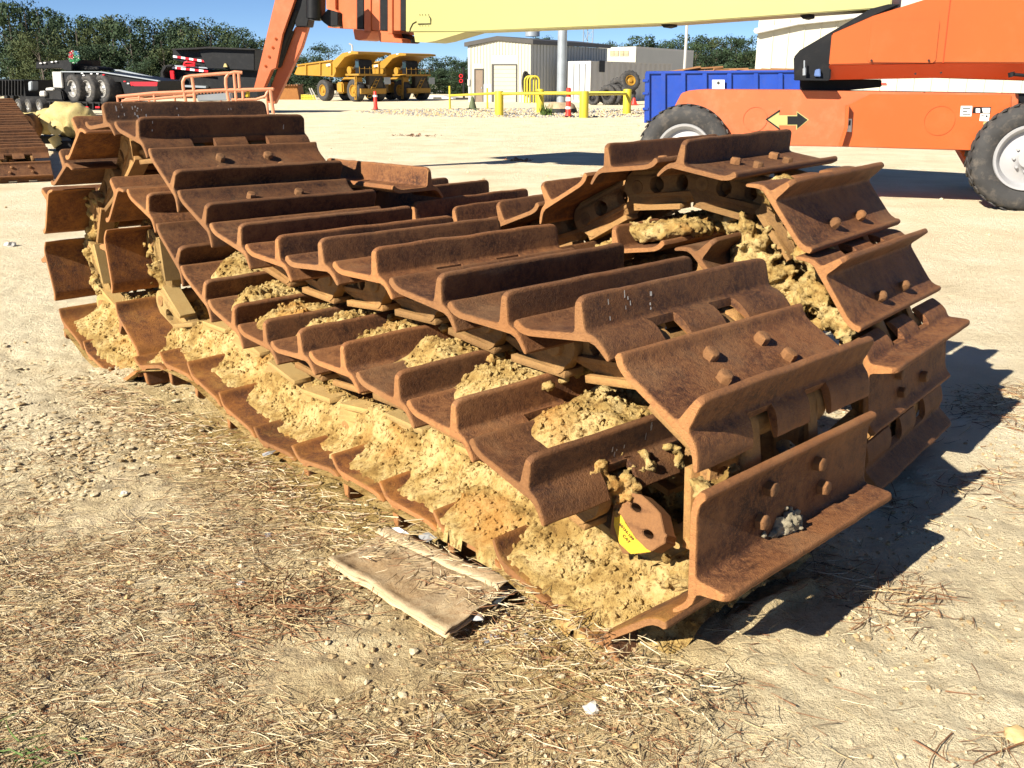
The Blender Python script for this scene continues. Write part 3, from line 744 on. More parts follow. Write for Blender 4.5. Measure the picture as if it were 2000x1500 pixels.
# ---------------------------------------------------------------- straw and pine needles
M['straw'] = plain('dry_straw', (.40, .30, .16), .8, 0, .2, .25, 40)
M['straw_pale'] = plain('bleached_straw', (.60, .50, .33), .8, 0, .2, .2, 40)
M['needle'] = plain('brown_pine_needle', (.20, .095, .045), .8, 0, .2, .3, 40)
M['twig'] = plain('dark_twig', (.08, .05, .03), .9, 0, .2, .3, 40)
def litter(n, seed, dens, name, label, mats, weights, len_=(.03, .11), wid=(.0010, .0024), lift=.012):
    r = random.Random(seed); m = MB(); V = []; Fc = []; MI = []; k = 0; tries = 0
    while k < n and tries < n * 30:
        tries += 1
        x, y = dens['box'][0] + r.random() * (dens['box'][2] - dens['box'][0]), dens['box'][1] + r.random() * (dens['box'][3] - dens['box'][1])
        if r.random() > dens['f'](x, y): continue
        a = r.gauss(.35, .75) if r.random() < .7 else r.uniform(0, math.pi)
        if r.random() < .5: a += math.pi
        l = r.uniform(*len_) * (1.6 if r.random() < .08 else 1); w_ = r.uniform(*wid); z = gz_at(x, y) + r.uniform(.001, lift)
        b = r.gauss(0, .5); tz = r.gauss(0, .10); pts = []
        for i in range(4):
            pts.append((x, y, z)); s_ = l / 3; x += s_ * math.cos(a); y += s_ * math.sin(a); z = max(z + s_ * tz, gz_at(x, y) + .001) if i < 3 else z; a += b / 3
        px_, py_ = -math.sin(a) * w_, math.cos(a) * w_; base = len(V)
        for i, (qx, qy, qz) in enumerate(pts):
            t_ = 1 - .6 * (i / 3)
            V += [(qx - px_ * t_, qy - py_ * t_, qz), (qx + px_ * t_, qy + py_ * t_, qz), (qx, qy, qz + w_ * 1.2 * t_)]
        for i in range(3):
            o = base + i * 3
            Fc += [(o, o + 2, o + 5, o + 3), (o + 2, o + 1, o + 4, o + 5)]; mi = 0
        q = r.random(); c = 0
        for j, ww in enumerate(weights):
            c += ww
            if q < c: mi = j; break
        MI += [mi] * 6; k += 1
    me = mesh(name, V, Fc, mats, MI); return tag(link(name, me), label, kind='stuff')
def dmask(x, y):
    n_ = float(fbm(x * 2.1 + 3, y * 2.1, 3)); s_ = math.exp(-(((x + .95) / 1.25) ** 2 + ((y - 2.15) / 1.15) ** 2))
    near_ = .5 * math.exp(-(((x + .9) / .8) ** 2 + ((y - 1.45) / .5) ** 2))
    d = min(max((s_ + near_) * (n_ - .25) * 4.2, 0), 1)
    # keep it from under the tracks
    if x * .69 + y * .72 > 1.52 and x > -2.6 and y > 1.7 and x > -.9: d *= .25
    return d
litter(28000, 11, dict(box=(-3.0, 1.15, 1.3, 4.0), f=dmask), 'straw_litter', 'dry straw and pine needles strewn over the soil', [M['straw'], M['straw_pale'], M['needle'], M['twig']], [.46, .16, .30, .08], (.012, .075), (.0005, .0017))
def dm2(x, y):
    n_ = float(fbm(x * 2.7 + 3, y * 2.7 + 8, 3)); return min(max((n_ - .43) * 3.5, 0.015), 1)
litter(4600, 12, dict(box=(.1, 1.25, 3.4, 4.2), f=dm2), 'straw_litter', 'sparse straw and twigs over pale ground', [M['straw'], M['straw_pale'], M['needle'], M['twig']], [.3, .15, .4, .15])
litter(2600, 13, dict(box=(-2.4, 1.7, .5, 4.2), f=lambda x, y: 1 if .0 < (x + .05) * .69 + (y - 2.05) * .72 < .20 else 0), 'straw_litter', 'straw lying on the clay of the bottom run', [M['straw'], M['straw_pale'], M['needle'], M['twig']], [.45, .2, .3, .05], (.02, .07), lift=.10)
# tuft of reddish needles in front, left of the carton
litter(380, 14, dict(box=(-.95, 1.95, -.35, 2.5), f=lambda x, y: math.exp(-((x + .62) / .16) ** 2 - ((y - 2.22) / .13) ** 2)), 'needle_tuft', 'reddish pine needles bunched beside the carton', [M['needle'], M['straw']], [.6, .4], (.04, .10), lift=.03)
# green weeds at the bottom left corner
M['weed'] = plain('green_weed', (.08, .13, .03), .7, 0, .2, .3, 30)
litter(110, 15, dict(box=(-1.5, 1.3, -.95, 1.9), f=lambda x, y: math.exp(-((x + 1.1) / .12) ** 2 - ((y - 1.6) / .08) ** 2)), 'weeds', 'small green weeds in the straw', [M['weed'], M['straw']], [.7, .3], (.02, .06), (.0015, .003), lift=.03)
# ---------------------------------------------------------------- clods and grit
def grit(n, seed, box, f, r0, r1, name, label, mats, wts=None, flat=.7):
    import bmesh
    bm = bmesh.new(); bmesh.ops.create_icosphere(bm, subdivisions=1, radius=1)
    v = np.array([x.co[:] for x in bm.verts]); fc = np.array([[y.index for y in x.verts] for x in bm.faces]); bm.free()
    r = random.Random(seed); V = []; Fc = []; MI = []; k = 0; t = 0
    while k < n and t < n * 40:
        t += 1; x = r.uniform(box[0], box[2]); y = r.uniform(box[1], box[3])
        if r.random() > f(x, y): continue
        s_ = r0 + (r1 - r0) * r.random() ** 3
        q = v * (1 + (_rs.rand(12, 1) - .5) * .6) * np.array([s_ * r.uniform(.7, 1.3), s_ * r.uniform(.7, 1.3), s_ * flat]) + np.array([x, y, gz_at(x, y) + s_ * .15])
        V.append(q); Fc.append(fc + 12 * k); MI += [(r.choices(range(len(mats)), wts)[0])] * 20; k += 1
    me = bpy.data.meshes.new(name); me.from_pydata(np.concatenate(V).tolist(), [], np.concatenate(Fc).tolist())
    for m_ in mats: me.materials.append(m_)
    me.polygons.foreach_set('material_index', MI); me.update()
    return tag(link(name, me), label, kind='stuff')
M['clod'] = plain('soil_clod', (.36, .26, .14), .95, 0, .1, .3, 60, .5)
M['clod_pale'] = plain('pale_clod', (.55, .46, .30), .95, 0, .1, .15, 60, .5)
M['pebble'] = plain('tan_pebble', (.45, .32, .15), .7, 0, .3, .35, 30)
M['pebble_grey'] = plain('grey_pebble', (.20, .20, .21), .6, 0, .3, .3, 30)
M['stone_white'] = plain('white_stone', (.55, .53, .48), .7, 0, .3, .12, 30, .5)
grit(15000, 21, (-3.3, 1.2, .4, 5.2), lambda x, y: min(1, max(0, (float(fbm(x * 3, y * 3, 3)) - .3) * 3)) * math.exp(-((y - 2.2) / 1.9) ** 2), 0.002, .012, 'soil_clods', 'crumbled soil scattered over the ground', [M['clod'], M['clod_pale'], M['pebble']], [.68, .24, .08])
grit(9000, 22, (-.1, 1.2, 3.0, 4.2), lambda x, y: min(1, max(0, (float(fbm(x * 3, y * 3, 3)) - .35) * 3)), .0015, .009, 'soil_clods', 'crumbs of soil on the pale ground', [M['clod'], M['clod_pale'], M['pebble']], [.4, .5, .1])
g0 = gnd(990, 1215)
grit(260, 23, (g0.x - .12, g0.y - .12, g0.x + .14, g0.y + .14), lambda x, y: math.exp(-((x - g0.x) ** 2 + (y - g0.y) ** 2) / .006), .004, .010, 'pea_gravel', 'yellow and brown pea gravel beside the carton', [M['pebble'], M['pebble_grey'], M['clod_pale']], [.6, .15, .25])
def stone(px, py, r, mat, label, flat=.6, seed=0):
    import bmesh
    bm = bmesh.new(); bmesh.ops.create_icosphere(bm, subdivisions=2, radius=1); rs = random.Random(seed)
    for v in bm.verts:
        v.co *= 1 + noise.noise(v.co * 1.3 + Vector((seed * 7, 0, 0))) * .5 + rs.uniform(-.03, .03); v.co.z *= flat; v.co *= r
    me = bpy.data.meshes.new('stone'); bm.to_mesh(me); bm.free(); me.materials.append(mat)
    p = gnd(px, py); o = link('stone', me, None, Matrix.Translation((p.x, p.y, gz_at(p.x, p.y) + r * flat * .5)) @ Matrix.Rotation(seed, 4, 'Z')); return tag(o, label, 'stone')
stone(1155, 1383, .021, M['stone_white'], 'angular white stone lying alone in the bare foreground soil', .7, 3)
stone(1985, 1445, .030, M['pebble'], 'flat tan stone at the right edge of the foreground', .5, 5)
stone(1201, 1444, .008, M['pebble'], 'small orange pebble below the white stone', .7, 7)
stone(1229, 1441, .009, M['clod_pale'], 'small cream pebble right of the orange pebble', .7, 8)
stone(396, 1036, .012, M['pebble'], 'yellowish pebble in the straw left of the carton', .7, 9)
stone(524, 1040, .013, M['pebble_grey'], 'dark bluish grey pebble in the straw left of the carton', .6, 10)
stone(243, 963, .014, M['stone_white'], 'small white pebble farthest left in the straw', .6, 11)
stone(470, 1142, .012, M['stone_white'], 'broken white pebble between straw and carton', .6, 12)
stone(500, 1130, .012, M['bolt'], 'rust brown pebble just right of the broken white pebble', .6, 13)
stone(520, 911, .014, M['pebble'], 'tan pebble near the bottom shoes of the track', .6, 14)
stone(20, 480, .05, M['stone_white'], 'pale lump of limestone at the left edge behind the tracks', .6, 15)
# pebble standing on the fourth top shoe from the loop
p_ = SHOE_M['b11'] @ Vector((.08, .10, .010)); o = stone(500, 500, .012, M['clod_pale'], 'little cream pebble resting on a top shoe', .8, 17); o.location = p_
# ---------------------------------------------------------------- flattened carton
M['card'] = rust('weathered_cardboard', (.17, .105, .05), (.38, .26, .14), (.52, .41, .26), dust=(.55, .45, .28), dustamt=.8, rough=.88, sc=1.6, speck=.35)
M['plastic'] = plain('white_plastic_scrap', (.36, .36, .36), .35, 0, .5, .05)
M['plastic_dark'] = plain('dark_plastic_film', (.05, .06, .07), .35, 0, .5, .1)
def carton():
    cs = [gnd(x, y) for x, y in ((640, 1106), (762, 1050), (1003, 1160), (872, 1254))]     # left, back, right, front
    t = thing('flattened_carton', sum(cs, Vector()) / 4, 'flattened weathered cardboard carton, dusty, its layered edge open at the right', 'cardboard')
    def sheet(z0, inset, seed, wob, name, sc=1.0):
        n1, n2 = 40, 24; vs = []; fs = []
        for j in range(n2 + 1):
            for i in range(n1 + 1):
                a, b = i / n1, j / n2
                # a: from left-back edge to right-front edge (long); b: across from front fold to back flap
                A = cs[0].lerp(cs[1], b); B = cs[3].lerp(cs[2], b); p = A.lerp(B, inset + a * (1 - 2 * inset))
                e = Vector((noise.noise(Vector((a * 6, seed, 0))), noise.noise(Vector((seed, a * 7, 3))), 0)) * .006 * (1 if b in (0, 1) else 0)
                z = z0 + wob * noise.fractal(Vector((a * 3.2, b * 2.4, seed)), 1, 2, 4) + .006 * math.exp(-((b - .06) / .05) ** 2) + (.004 if b > .72 else 0) + .010 * a ** 3
                if name == 'flap': z += .02 * max(0, b - .9)
                vs.append(p + e + Vector((0, 0, gz_at(p.x, p.y) * .4 + z)))
        for j in range(n2):
            for i in range(n1): fs.append((j * (n1 + 1) + i, j * (n1 + 1) + i + 1, (j + 1) * (n1 + 1) + i + 1, (j + 1) * (n1 + 1) + i))
        me = mesh(name, vs, fs, M['card'], smooth=60); o = link(name, me, t)
        sd_ = o.modifiers.new('s', 'SOLIDIFY'); sd_.thickness = .003; sd_.offset = -1; return o
    sheet(.030, .0, 1.3, .009, 'top_sheet'); sheet(.020, .015, 4.1, .006, 'middle_sheet'); sheet(.012, .0, 7.7, .004, 'bottom_sheet')
    # flap strip along the back
    m = MB(); A0, A1 = cs[1], cs[2]; B0, B1 = cs[0].lerp(cs[1], .72), cs[3].lerp(cs[2], .72); vs = []; fs = []; n1 = 40
    for i in range(n1 + 1):
        a = i / n1; p = A0.lerp(A1, a); q = B0.lerp(B1, a)
        q = q + (p - q).normalized() * (.01 + .012 * noise.noise(Vector((a * 9, 2, 2)))); p = p + (p - q).normalized() * .008 * noise.noise(Vector((a * 8, 5, 1)))
        zz = .041 + .006 * noise.noise(Vector((a * 4, 1, 1))) + .010 * a ** 3
        for k in range(5):
            r = q.lerp(p, k / 4); vs.append(r + Vector((0, 0, zz + .004 * math.sin(k * .9))))
    for i in range(n1):
        for k in range(4): fs.append((i * 5 + k, i * 5 + k + 1, (i + 1) * 5 + k + 1, (i + 1) * 5 + k))
    o = link('flap', mesh('flap', vs, fs, M['card'], smooth=60), t); sd_ = o.modifiers.new('s', 'SOLIDIFY'); sd_.thickness = .003
carton()
def scrap(pts, z, mat, label, name='plastic_scrap'):
    m = MB(); c = [gnd(x, y) for x, y in pts]; k = sum(c, Vector()) / len(c)
    vs = [k + Vector((0, 0, z + .014))] + [p + Vector((0, 0, z + rnd(0, .012))) for p in c]
    vs2 = [v - Vector((0, 0, .0012)) for v in vs]; n = len(c)
    fs = [(0, i + 1, (i + 1) % n + 1) for i in range(n)]; fs += [tuple(j + n + 1 for j in f[::-1]) for f in fs]
    fs += [(i + 1, (i + 1) % n + 1, (i + 1) % n + n + 2, i + n + 2) for i in range(n)]
    tag(link(name, mesh(name, vs + vs2, fs, mat)), label, 'scrap')
scrap([(818, 1062), (840, 1050), (862, 1052), (858, 1062), (832, 1074), (822, 1072)], .02, M['plastic'], 'torn white plastic scrap behind the carton')
scrap([(768, 1055), (792, 1062), (800, 1068), (780, 1064), (766, 1060)], .045, M['plastic'], 'thin white plastic strip at the back corner of the carton')
scrap([(918, 1218), (940, 1200), (944, 1222), (932, 1222)], .01, M['plastic'], 'white plastic scrap sticking out under the right edge of the carton')
scrap([(985, 1160), (1012, 1150), (1010, 1166), (990, 1178), (972, 1192), (960, 1194)], .015, M['plastic_dark'], 'crumpled dark plastic film at the right corner of the carton')
scrap([(512, 893), (540, 886), (533, 895), (515, 900)], .012, M['plastic'], 'small bleached leaf of plastic on the soil near the bottom shoes')
# bird droppings and bolt chips on the rear grousers
M['paint_yellow'] = plain('yellow_paint_smear', (.75, .38, .02), .7, 0, .3, .3, 40)
m = MB()
o_ = WM(LOOSE)
for k in range(9): m.box(o_ @ Vector((.10 + rnd(-.012, .012), .50 + k * .026, .0016)), (.05, .02, .002), R=o_.to_3x3() @ Matrix.Rotation(rnd(-.6, .6), 3, 'Z'))
m.build('paint_smear', M['paint_yellow'], ls)

grit(3600, 31, (-3.4, 2.5, -1.2, 5.0), lambda x, y: min(1, max(0, (float(fbm(x * 3.3 + 7, y * 3.3, 3)) - .38) * 5)) * math.exp(-((x + 2.3) / .7) ** 2 - ((y - 3.6) / .9) ** 2), .004, .020, 'mud_flakes', 'curled pale mud flakes at the left', [M['clod_pale'], M['clod']], [.8, .2], flat=.25)
grit(700, 32, (-.7, 2.0, .05, 2.62), lambda x, y: 1, .0015, .006, 'grit_on_carton', 'grit on and around the carton', [M['clod_pale'], M['clod'], M['needle']], [.5, .3, .2])
for nm, pts in (('b6', [(.07, .02, 6), (.16, .03, 9), (.34, .01, 2), (.62, .01, 2)]), ('b16', [(.10, .01, 2), (.17, .012, 4), (.26, .006, 4)]), ('b7', [(.06, .01, 2), (.7, .01, 1)]), ('a23', [(.30, .03, 5), (.42, .03, 4)])):
    m = MB(); mt = SHOE_M[nm]
    for w_, sd_, n_ in pts:
        for k in range(n_):
            u_ = .2445; hh_ = rnd(.02, .078); u_ = .2482 - (hh_ - .04) * .1 + .0008; ww = w_ + rnd(-sd_, sd_); l_ = rnd(.003, .012); b_ = rnd(.001, .003)
            m.add([mt @ Vector((u_, ww - b_, hh_ - l_)), mt @ Vector((u_, ww + b_, hh_ - l_ * .8)), mt @ Vector((u_ - .0004, ww + b_ * .8, hh_ + l_)), mt @ Vector((u_ - .0004, ww - b_ * .7, hh_ + l_ * .8))], [(0, 1, 2, 3)])
    tag(m.build('white_splash', M['stone_white'], outer if nm[0] == 'b' else inner), kind='stuff')

grit(420, 33, (-14, 7, 9, 48), lambda x, y: 1, .008, .035, 'yard_pebbles', 'scattered pebbles over the pale yard', [M['clod_pale'], M['pebble'], M['clod']], [.5, .3, .2])
g0 = gnd(1012, 313); M['redsoil'] = plain('red_brown_soil', (.22, .09, .04), .95)
grit(90, 34, (g0.x - .35, g0.y - .4, g0.x + .35, g0.y + .4), lambda x, y: math.exp(-((x - g0.x) / .2) ** 2 - ((y - g0.y) / .2) ** 2), .01, .045, 'red_soil_crumbs', 'small heap of red brown soil in the yard beyond the tracks', [M['redsoil'], M['clod']], [.7, .3], flat=.5)
g0 = gnd(815, 265)
grit(60, 35, (g0.x - .9, g0.y - .8, g0.x + .9, g0.y + .8), lambda x, y: math.exp(-((x - g0.x) / .5) ** 2 - ((y - g0.y) / .4) ** 2), .02, .07, 'dark_debris', 'dark debris strip in the middle of the yard', [M['twig'], M['redsoil']], [.7, .3], flat=.4)
# ================================================================ the yard behind
UP = Vector((0, 0, 1))
class VP:
    """a vertical plane in the yard; .p() gives the point of it seen at a photo position, off metres further back"""
    def __init__(s, a, b): s.o = Vector(a); d = Vector(b) - Vector(a); s.d = Vector((d.x, d.y, 0)).normalized(); s.n = Vector((-s.d.y, s.d.x, 0)); s.n = s.n if s.n.y > 0 else -s.n
    def p(s, x, y, off=0): return onplane(x, y, s.o + s.n * off, s.n)
    def slab(s, name, pts, off, th, mat, parent, bevel=0, holes=()):
        m = MB(); m.prism([s.p(x, y, off) for x, y in pts], s.n * th, holes=[[s.p(x, y, off) for x, y in h] for h in holes]); return m.build(name, mat, parent, bevel=bevel)
    def tube(s, m, pts, r, off=0, n=8): m.tube([s.p(x, y, off) for x, y in pts], r, n)
M['orange'] = plain('orange_machine_paint', (.42, .085, .015), .38, 0, .5, .05, .8, 0, .10, (.5, .25, .12))
M['orange_faded'] = plain('sun_faded_orange_paint', (.43, .105, .036), .5, 0, .4, .07, 1.5, 0, .15, (.7, .4, .25))
M['peach'] = plain('faded_peach_rail_paint', (.58, .24, .13), .5, 0, .4, .12, 5)
M['orange_shade_seam'] = plain('orange_skirt_shade_and_seam', (.45, .045, .006), .4, 0, .5, .05, 1)  # shade of the down-tilted hood skirt put into the colour; also the seam
M['boom'] = plain('pale_yellow_boom_paint', (.35, .325, .125), .45, 0, .4, .02, .5, 0, .05, (.6, .5, .3))
M['black'] = plain('black_paint', (.006, .0065, .008), .5, 0, .25, .3, 3, 0, .15, (.08, .07, .06))
M['black_dull'] = plain('dusty_black_steel', (.014, .014, .015), .65, 0, .2, .3, 3, .2, .2, (.12, .10, .08))
M['tyre'] = plain('weathered_tyre_rubber', (.042, .041, .041), .8, 0, .25, .25, 4, .4, .65, (.16, .135, .11))
M['rim'] = plain('light_grey_rim', (.34, .34, .35), .4, .1, .5, .05, 4, 0, .15, (.4, .33, .25))
M['alu'] = plain('polished_wheel', (.42, .41, .39), .35, .5, .5, .15, 6)
M['white'] = plain('white_paint', (.45, .44, .42), .5, 0, .4, .04, 1, 0, .1, (.5, .45, .35))
M['cream'] = plain('cream_sheet_wall', (.46, .445, .37), .55, 0, .35, .03, .6, 0, .08, (.5, .42, .3))
M['grey_shade_wall'] = plain('grey_and_shaded_sheet', (.40, .41, .40), .55, 0, .35, .04, .6)  # grey sheet; on the workshop sides it is shade put into the colour
M['roofdark'] = plain('dark_trim', (.06, .055, .05), .5)
M['doorbrown'] = plain('brown_steel_door', (.19, .14, .10), .5)
M['shutter'] = plain('cream_roller_shutter', (.40, .385, .31), .5, 0, .4, .03, 1)
M['galv'] = plain('galvanised_steel', (.30, .33, .36), .45, .3, .5, .12, 2)
M['safety'] = plain('safety_yellow_paint', (.50, .41, .03), .5, 0, .4, .08, 2, 0, .25, (.45, .33, .08))
M['cat'] = plain('mining_yellow_paint', (.34, .18, .018), .5, 0, .4, .1, .8, 0, .4, (.32, .19, .08))
M['darkyard'] = plain('dark_machinery', (.035, .028, .02), .6, 0, .4, .4, 2)  # near-black brown for the truck frame, nose and hoist
M['blue'] = plain('blue_bin_paint', (.008, .045, .30), .45, 0, .4, .12, 1.5, 0, .2, (.10, .08, .08))
M['red'] = plain('traffic_red', (.75, .035, .02), .45, 0, .4, .05)
M['green_dull'] = plain('dull_green_cone', (.09, .11, .05), .7)
M['concrete'] = plain('stained_concrete', (.36, .27, .17), .9, 0, .2, .3, 3, .5, .5, (.10, .08, .06))
M['glass'] = plain('dark_glass', (.02, .04, .05), .08, 0, .8)
M['reflect_red'] = plain('red_reflector', (.65, .02, .03), .3)
M['whitish'] = plain('white_reflector', (.85, .85, .85), .3)
M['sticker'] = plain('white_sticker', (.80, .79, .74), .5, 0, .4, .02)
M['ink'] = plain('sticker_print', (.03, .03, .03), .6)
def wheel(name, parent, c, ax, R, w, rimr, rimmat, lugs=True, tread=0, n=36):
    """tyre standing at c (outer face centre), ax pointing out of the wheel"""
    c = Vector(c); ax = Vector(ax).normalized()
    t = thing(name, c, None, None) if parent is None else None
    e = bpy.data.objects.new(name, None); COL.objects.link(e)
    if parent is not None: e.parent = parent; e.matrix_basis = WM(parent).inverted() @ Matrix.Translation(c)
    m = MB(); m.lathe([(rimr, -.04 * R), (rimr * 1.08, .0), ((rimr + R) / 2, .05 * R), (R * .93, .0), (R * .985, -.06 * R), (R, -.14 * R), (R, -w + .12 * R), (R * .985, -w + .05 * R), (R * .93, -w), (rimr, -w + .04 * R)], c, ax, n, closed=True)
    if tread:
        a = ax.orthogonal().normalized(); b = ax.cross(a)
        for k in range(tread):
            q = 2 * math.pi * k / tread; rd = a * math.cos(q) + b * math.sin(q); tg = ax.cross(rd)
            for s_, o_ in ((1, .26), (-1, .74)):
                d_ = (ax * 1.0 + tg * .45 * s_).normalized(); nn = rd; R_ = Matrix((d_, nn.cross(d_), nn)).transposed()
                m.box(c - ax * w * o_ + rd * R * 1.0 + tg * (R * .06 if s_ > 0 else 0), (w * .5, R * .09, R * .025), R=R_)
    m.build('tyre', M['tyre'], e, smooth=40)
    m = MB(); m.lathe([(rimr * 1.02, -.01), (rimr * 1.0, .012), (rimr * .93, .008), (rimr * .86, -.03), (rimr * .80, -.10 * R - .02), (rimr * .5, -.12 * R), (rimr * .34, -.03), (rimr * .3, .01), (rimr * .12, .015), (.001, .015)], c, ax, n)
    if lugs:
        a = ax.orthogonal().normalized(); b = ax.cross(a)
        for k in range(9):
            q = 2 * math.pi * k / 9; o_ = c + (a * math.cos(q) + b * math.sin(q)) * rimr * .42 - ax * .07
            m.tube([o_, o_ + ax * .06], rimr * .045, 6)
    m.build('rim', rimmat, e, smooth=35)
    if t: bpy.data.objects.remove(t)
    return e
# ---------------------------------------------------------------- boom lift
A_, B_ = at(1335, 299, 11.6), at(2008, 318, 10.45)
LP = VP(A_, B_)
lift = thing('boom_lift', (Vector((A_.x, A_.y, 0)) + Vector((B_.x, B_.y, 0))) / 2, 'big orange boom lift with long pale yellow boom reaching left over the tracks', 'boom lift')
for (x, y, off, R) in ((1335, 299, 0, .575), (2008, 318, 0, .60)):
    c = LP.p(x, y, off); c.z = R; wheel('wheel', lift, c, -LP.n, R, .42, R * .60, M['rim'], n=48, tread=30)
c = LP.p(2008, 318, 0); c.z = .6; far = c + LP.n * 1.95 + LP.d * .22
wheel('wheel', lift, far, Vector((-LP.n.x, -LP.n.y, 0)) + LP.d * -.25, .6, .42, .36, M['rim'])
c = LP.p(1335, 299, 0); c.z = .575; wheel('wheel', lift, c + LP.n * 1.95, -LP.n, .575, .42, .34, M['rim'])
CH_ = .16
LP.slab('chassis', [(1345, 177), (1362, 175), (1545, 176), (1990, 183), (1984, 303), (1888, 294), (1650, 287), (1543, 285), (1420, 262), (1400, 250), (1316, 210), (1331, 182)], CH_, 1.35, M['orange_faded'], lift, bevel=.008)
LP.slab('chassis_side_panel', [(1655, 206), (1700, 184), (1975, 186), (1972, 300), (1890, 293), (1646, 286)], CH_ - .018, .014, M['orange'], lift, bevel=.003)
LP.slab('flange', [(1652, 206), (1659, 206), (1656, 250), (1645, 286), (1638, 286), (1650, 250)], CH_ - .13, .12, M['orange'], lift, bevel=.003)
for cx, cy, r, o_ in ((1475, 233, .145, CH_ - .001), (1835, 236, .165, CH_ - .019)):
    m = MB(); m.lathe([(.001, 0), (r, 0), (r, -.006), (r * .985, -.006)], LP.p(cx, cy, o_), LP.n, 32)
    m.build('round_cover', M['orange_faded' if cx < 1600 else 'orange'], lift)
def decal(name, pts, off, mat, z=.0025): return LP.slab(name, pts, off - z, .002, mat, lift)
oa = CH_
decal('arrow_outline', [(1496, 233), (1522, 216), (1522, 225), (1556, 225), (1556, 217), (1580, 234), (1555, 254), (1555, 245), (1522, 245), (1522, 253)], oa, M['boom'], .0025)
decal('arrow_outline', [(1497, 233), (1521, 217), (1521, 226), (1538, 226), (1538, 244), (1521, 244), (1521, 251)], oa, M['boom'], .005)
decal('black_arrow', [(1538, 227), (1557, 227), (1557, 219.5), (1577, 234), (1557, 251), (1557, 243), (1538, 243)], oa, M['black'], .0075)
for q in ([(1495, 233), (1523, 214), (1523, 217.5), (1499, 233.5), (1523, 250.5), (1523, 254)],): decal('arrow_edge', q, oa, M['black'], .010)
op = CH_ - .018
decal('label', [(1877, 207), (1899, 207), (1897, 227), (1875, 227)], op, M['sticker']); 
for k in range(3): decal('label_print', [(1880, 211 + k * 5.5), (1895 - k % 2 * 6, 211 + k * 5.5), (1895 - k % 2 * 6, 213 + k * 5.5), (1880, 213 + k * 5.5)], op, M['ink'], .005)
decal('label', [(1901, 209), (1936, 209), (1934, 222), (1899, 221)], op, M['black'])
decal('label', [(1906, 212), (1914, 212), (1914, 220), (1906, 220)], op, M['sticker'], .005)
decal('label', [(1918, 211), (1934, 211), (1933, 220), (1920, 220)], op, M['sticker'], .005)
decal('label', [(1915, 222), (1933, 222), (1931, 237), (1913, 236)], op, M['sticker']); decal('label', [(1921, 238), (1932, 238), (1931, 243), (1920, 243)], op, M['boom'])
decal('label_print', [(1925, 225), (1929, 225), (1929, 229), (1925, 229)], op, M['ink'], .005); decal('label_print', [(1916, 225), (1922, 225), (1922, 226.5), (1916, 226.5)], op, M['ink'], .005)
LP.slab('label', [(1656, 232), (1664, 232), (1663, 258), (1654, 257)], CH_ - .022, .002, M['sticker'], lift)
LP.slab('label_print', [(1658, 235), (1662, 235), (1661, 245), (1657, 245)], CH_ - .025, .002, M['ink'], lift)
LP.slab('axle_carrier', [(1874, 294), (1910, 296), (1912, 345), (1895, 330)], .75, .5, M['orange'], lift, bevel=.01)
LP.slab('fender', [(1978, 182), (2060, 184), (2060, 260), (1990, 240), (1976, 236)], .35, .7, M['black'], lift)
# turntable and hood
LP.slab('slew_ring', [(1562, 155), (1722, 155), (1722, 170), (1652, 177), (1562, 176)], .55, .9, M['black'], lift, bevel=.01)
LP.slab('nose_cover', [(1551, 154), (1550, 112), (1562, 98), (1700, 17), (1735, 8), (1760, 8), (1627, 67), (1622, 156)], -.02, 1.1, M['black'], lift, bevel=.012)
LP.slab('hood', [(1625, 66), (1705, 31), (1860, -18), (2300, -60), (2300, 125), (1850, 123), (1619, 127)], -.06, 1.2, M['orange'], lift, bevel=.012)
m = MB(); t_ = [LP.p(x, y, -.06) for x, y in ((1619, 127.6), (1850, 123.6), (2300, 126))]; b_ = [LP.p(x, y, .12) for x, y in ((1619, 156), (1842, 152), (2300, 166))]
vs = []
for a, b in zip(t_, b_): vs += [a, b, b + LP.n * .8, a + LP.n * .8]
fs = [(0, 1, 2, 3), (11, 10, 9, 8)]
for k in range(2):
    for j in range(4): fs.append((k * 4 + j, k * 4 + (j + 1) % 4, (k + 1) * 4 + (j + 1) % 4, (k + 1) * 4 + j))
m.add(vs, fs); m.build('hood_skirt', M['orange_shade_seam'], lift, bevel=.006)
LP.slab('service_door', [(1708, 40), (1832, 38), (1836, 42), (1828, 118), (1822, 123), (1698, 122), (1694, 118), (1703, 44)], -.072, .012, M['orange'], lift, bevel=.004)
LP.slab('hood_seam', [(1857, -16), (1859, -16), (1843, 123), (1841, 123)], -.064, .006, M['orange_shade_seam'], lift)
m = MB()
for x, y in ((1702, 118), (1814, 118), (1788, 144), (1838, 142)): m.tube([LP.p(x, y, -.09), LP.p(x, y, -.04)], .012, 8)
m.build('hood_bolt', M['black_dull'], lift)
m = MB(); LP.tube(m, [(1975, 145), (2020, 149)], .018, -.11); LP.tube(m, [(1975, 141), (1976, 150)], .035, -.12); m.build('latch', M['black'], lift, smooth=40)
m = MB(); LP.tube(m, [(1571, 147), (1571, 135), (1570, 133)], [.02, .02, .02], -.10); LP.tube(m, [(1571, 133), (1571, 118)], .009, -.10); m.build('grease_fitting', M['galv'], lift, smooth=40)
LP.slab('work_lamp', [(1590, 149), (1592, 136), (1602, 134), (1603, 150)], -.09, .07, plain('blue_lamp_lens', (.10, .16, .34), .3), lift, bevel=.008)
LP.slab('nose_ledge', [(1550, 152), (1622, 154), (1618, 158), (1551, 157)], -.12, .4, M['black'], lift, bevel=.006)
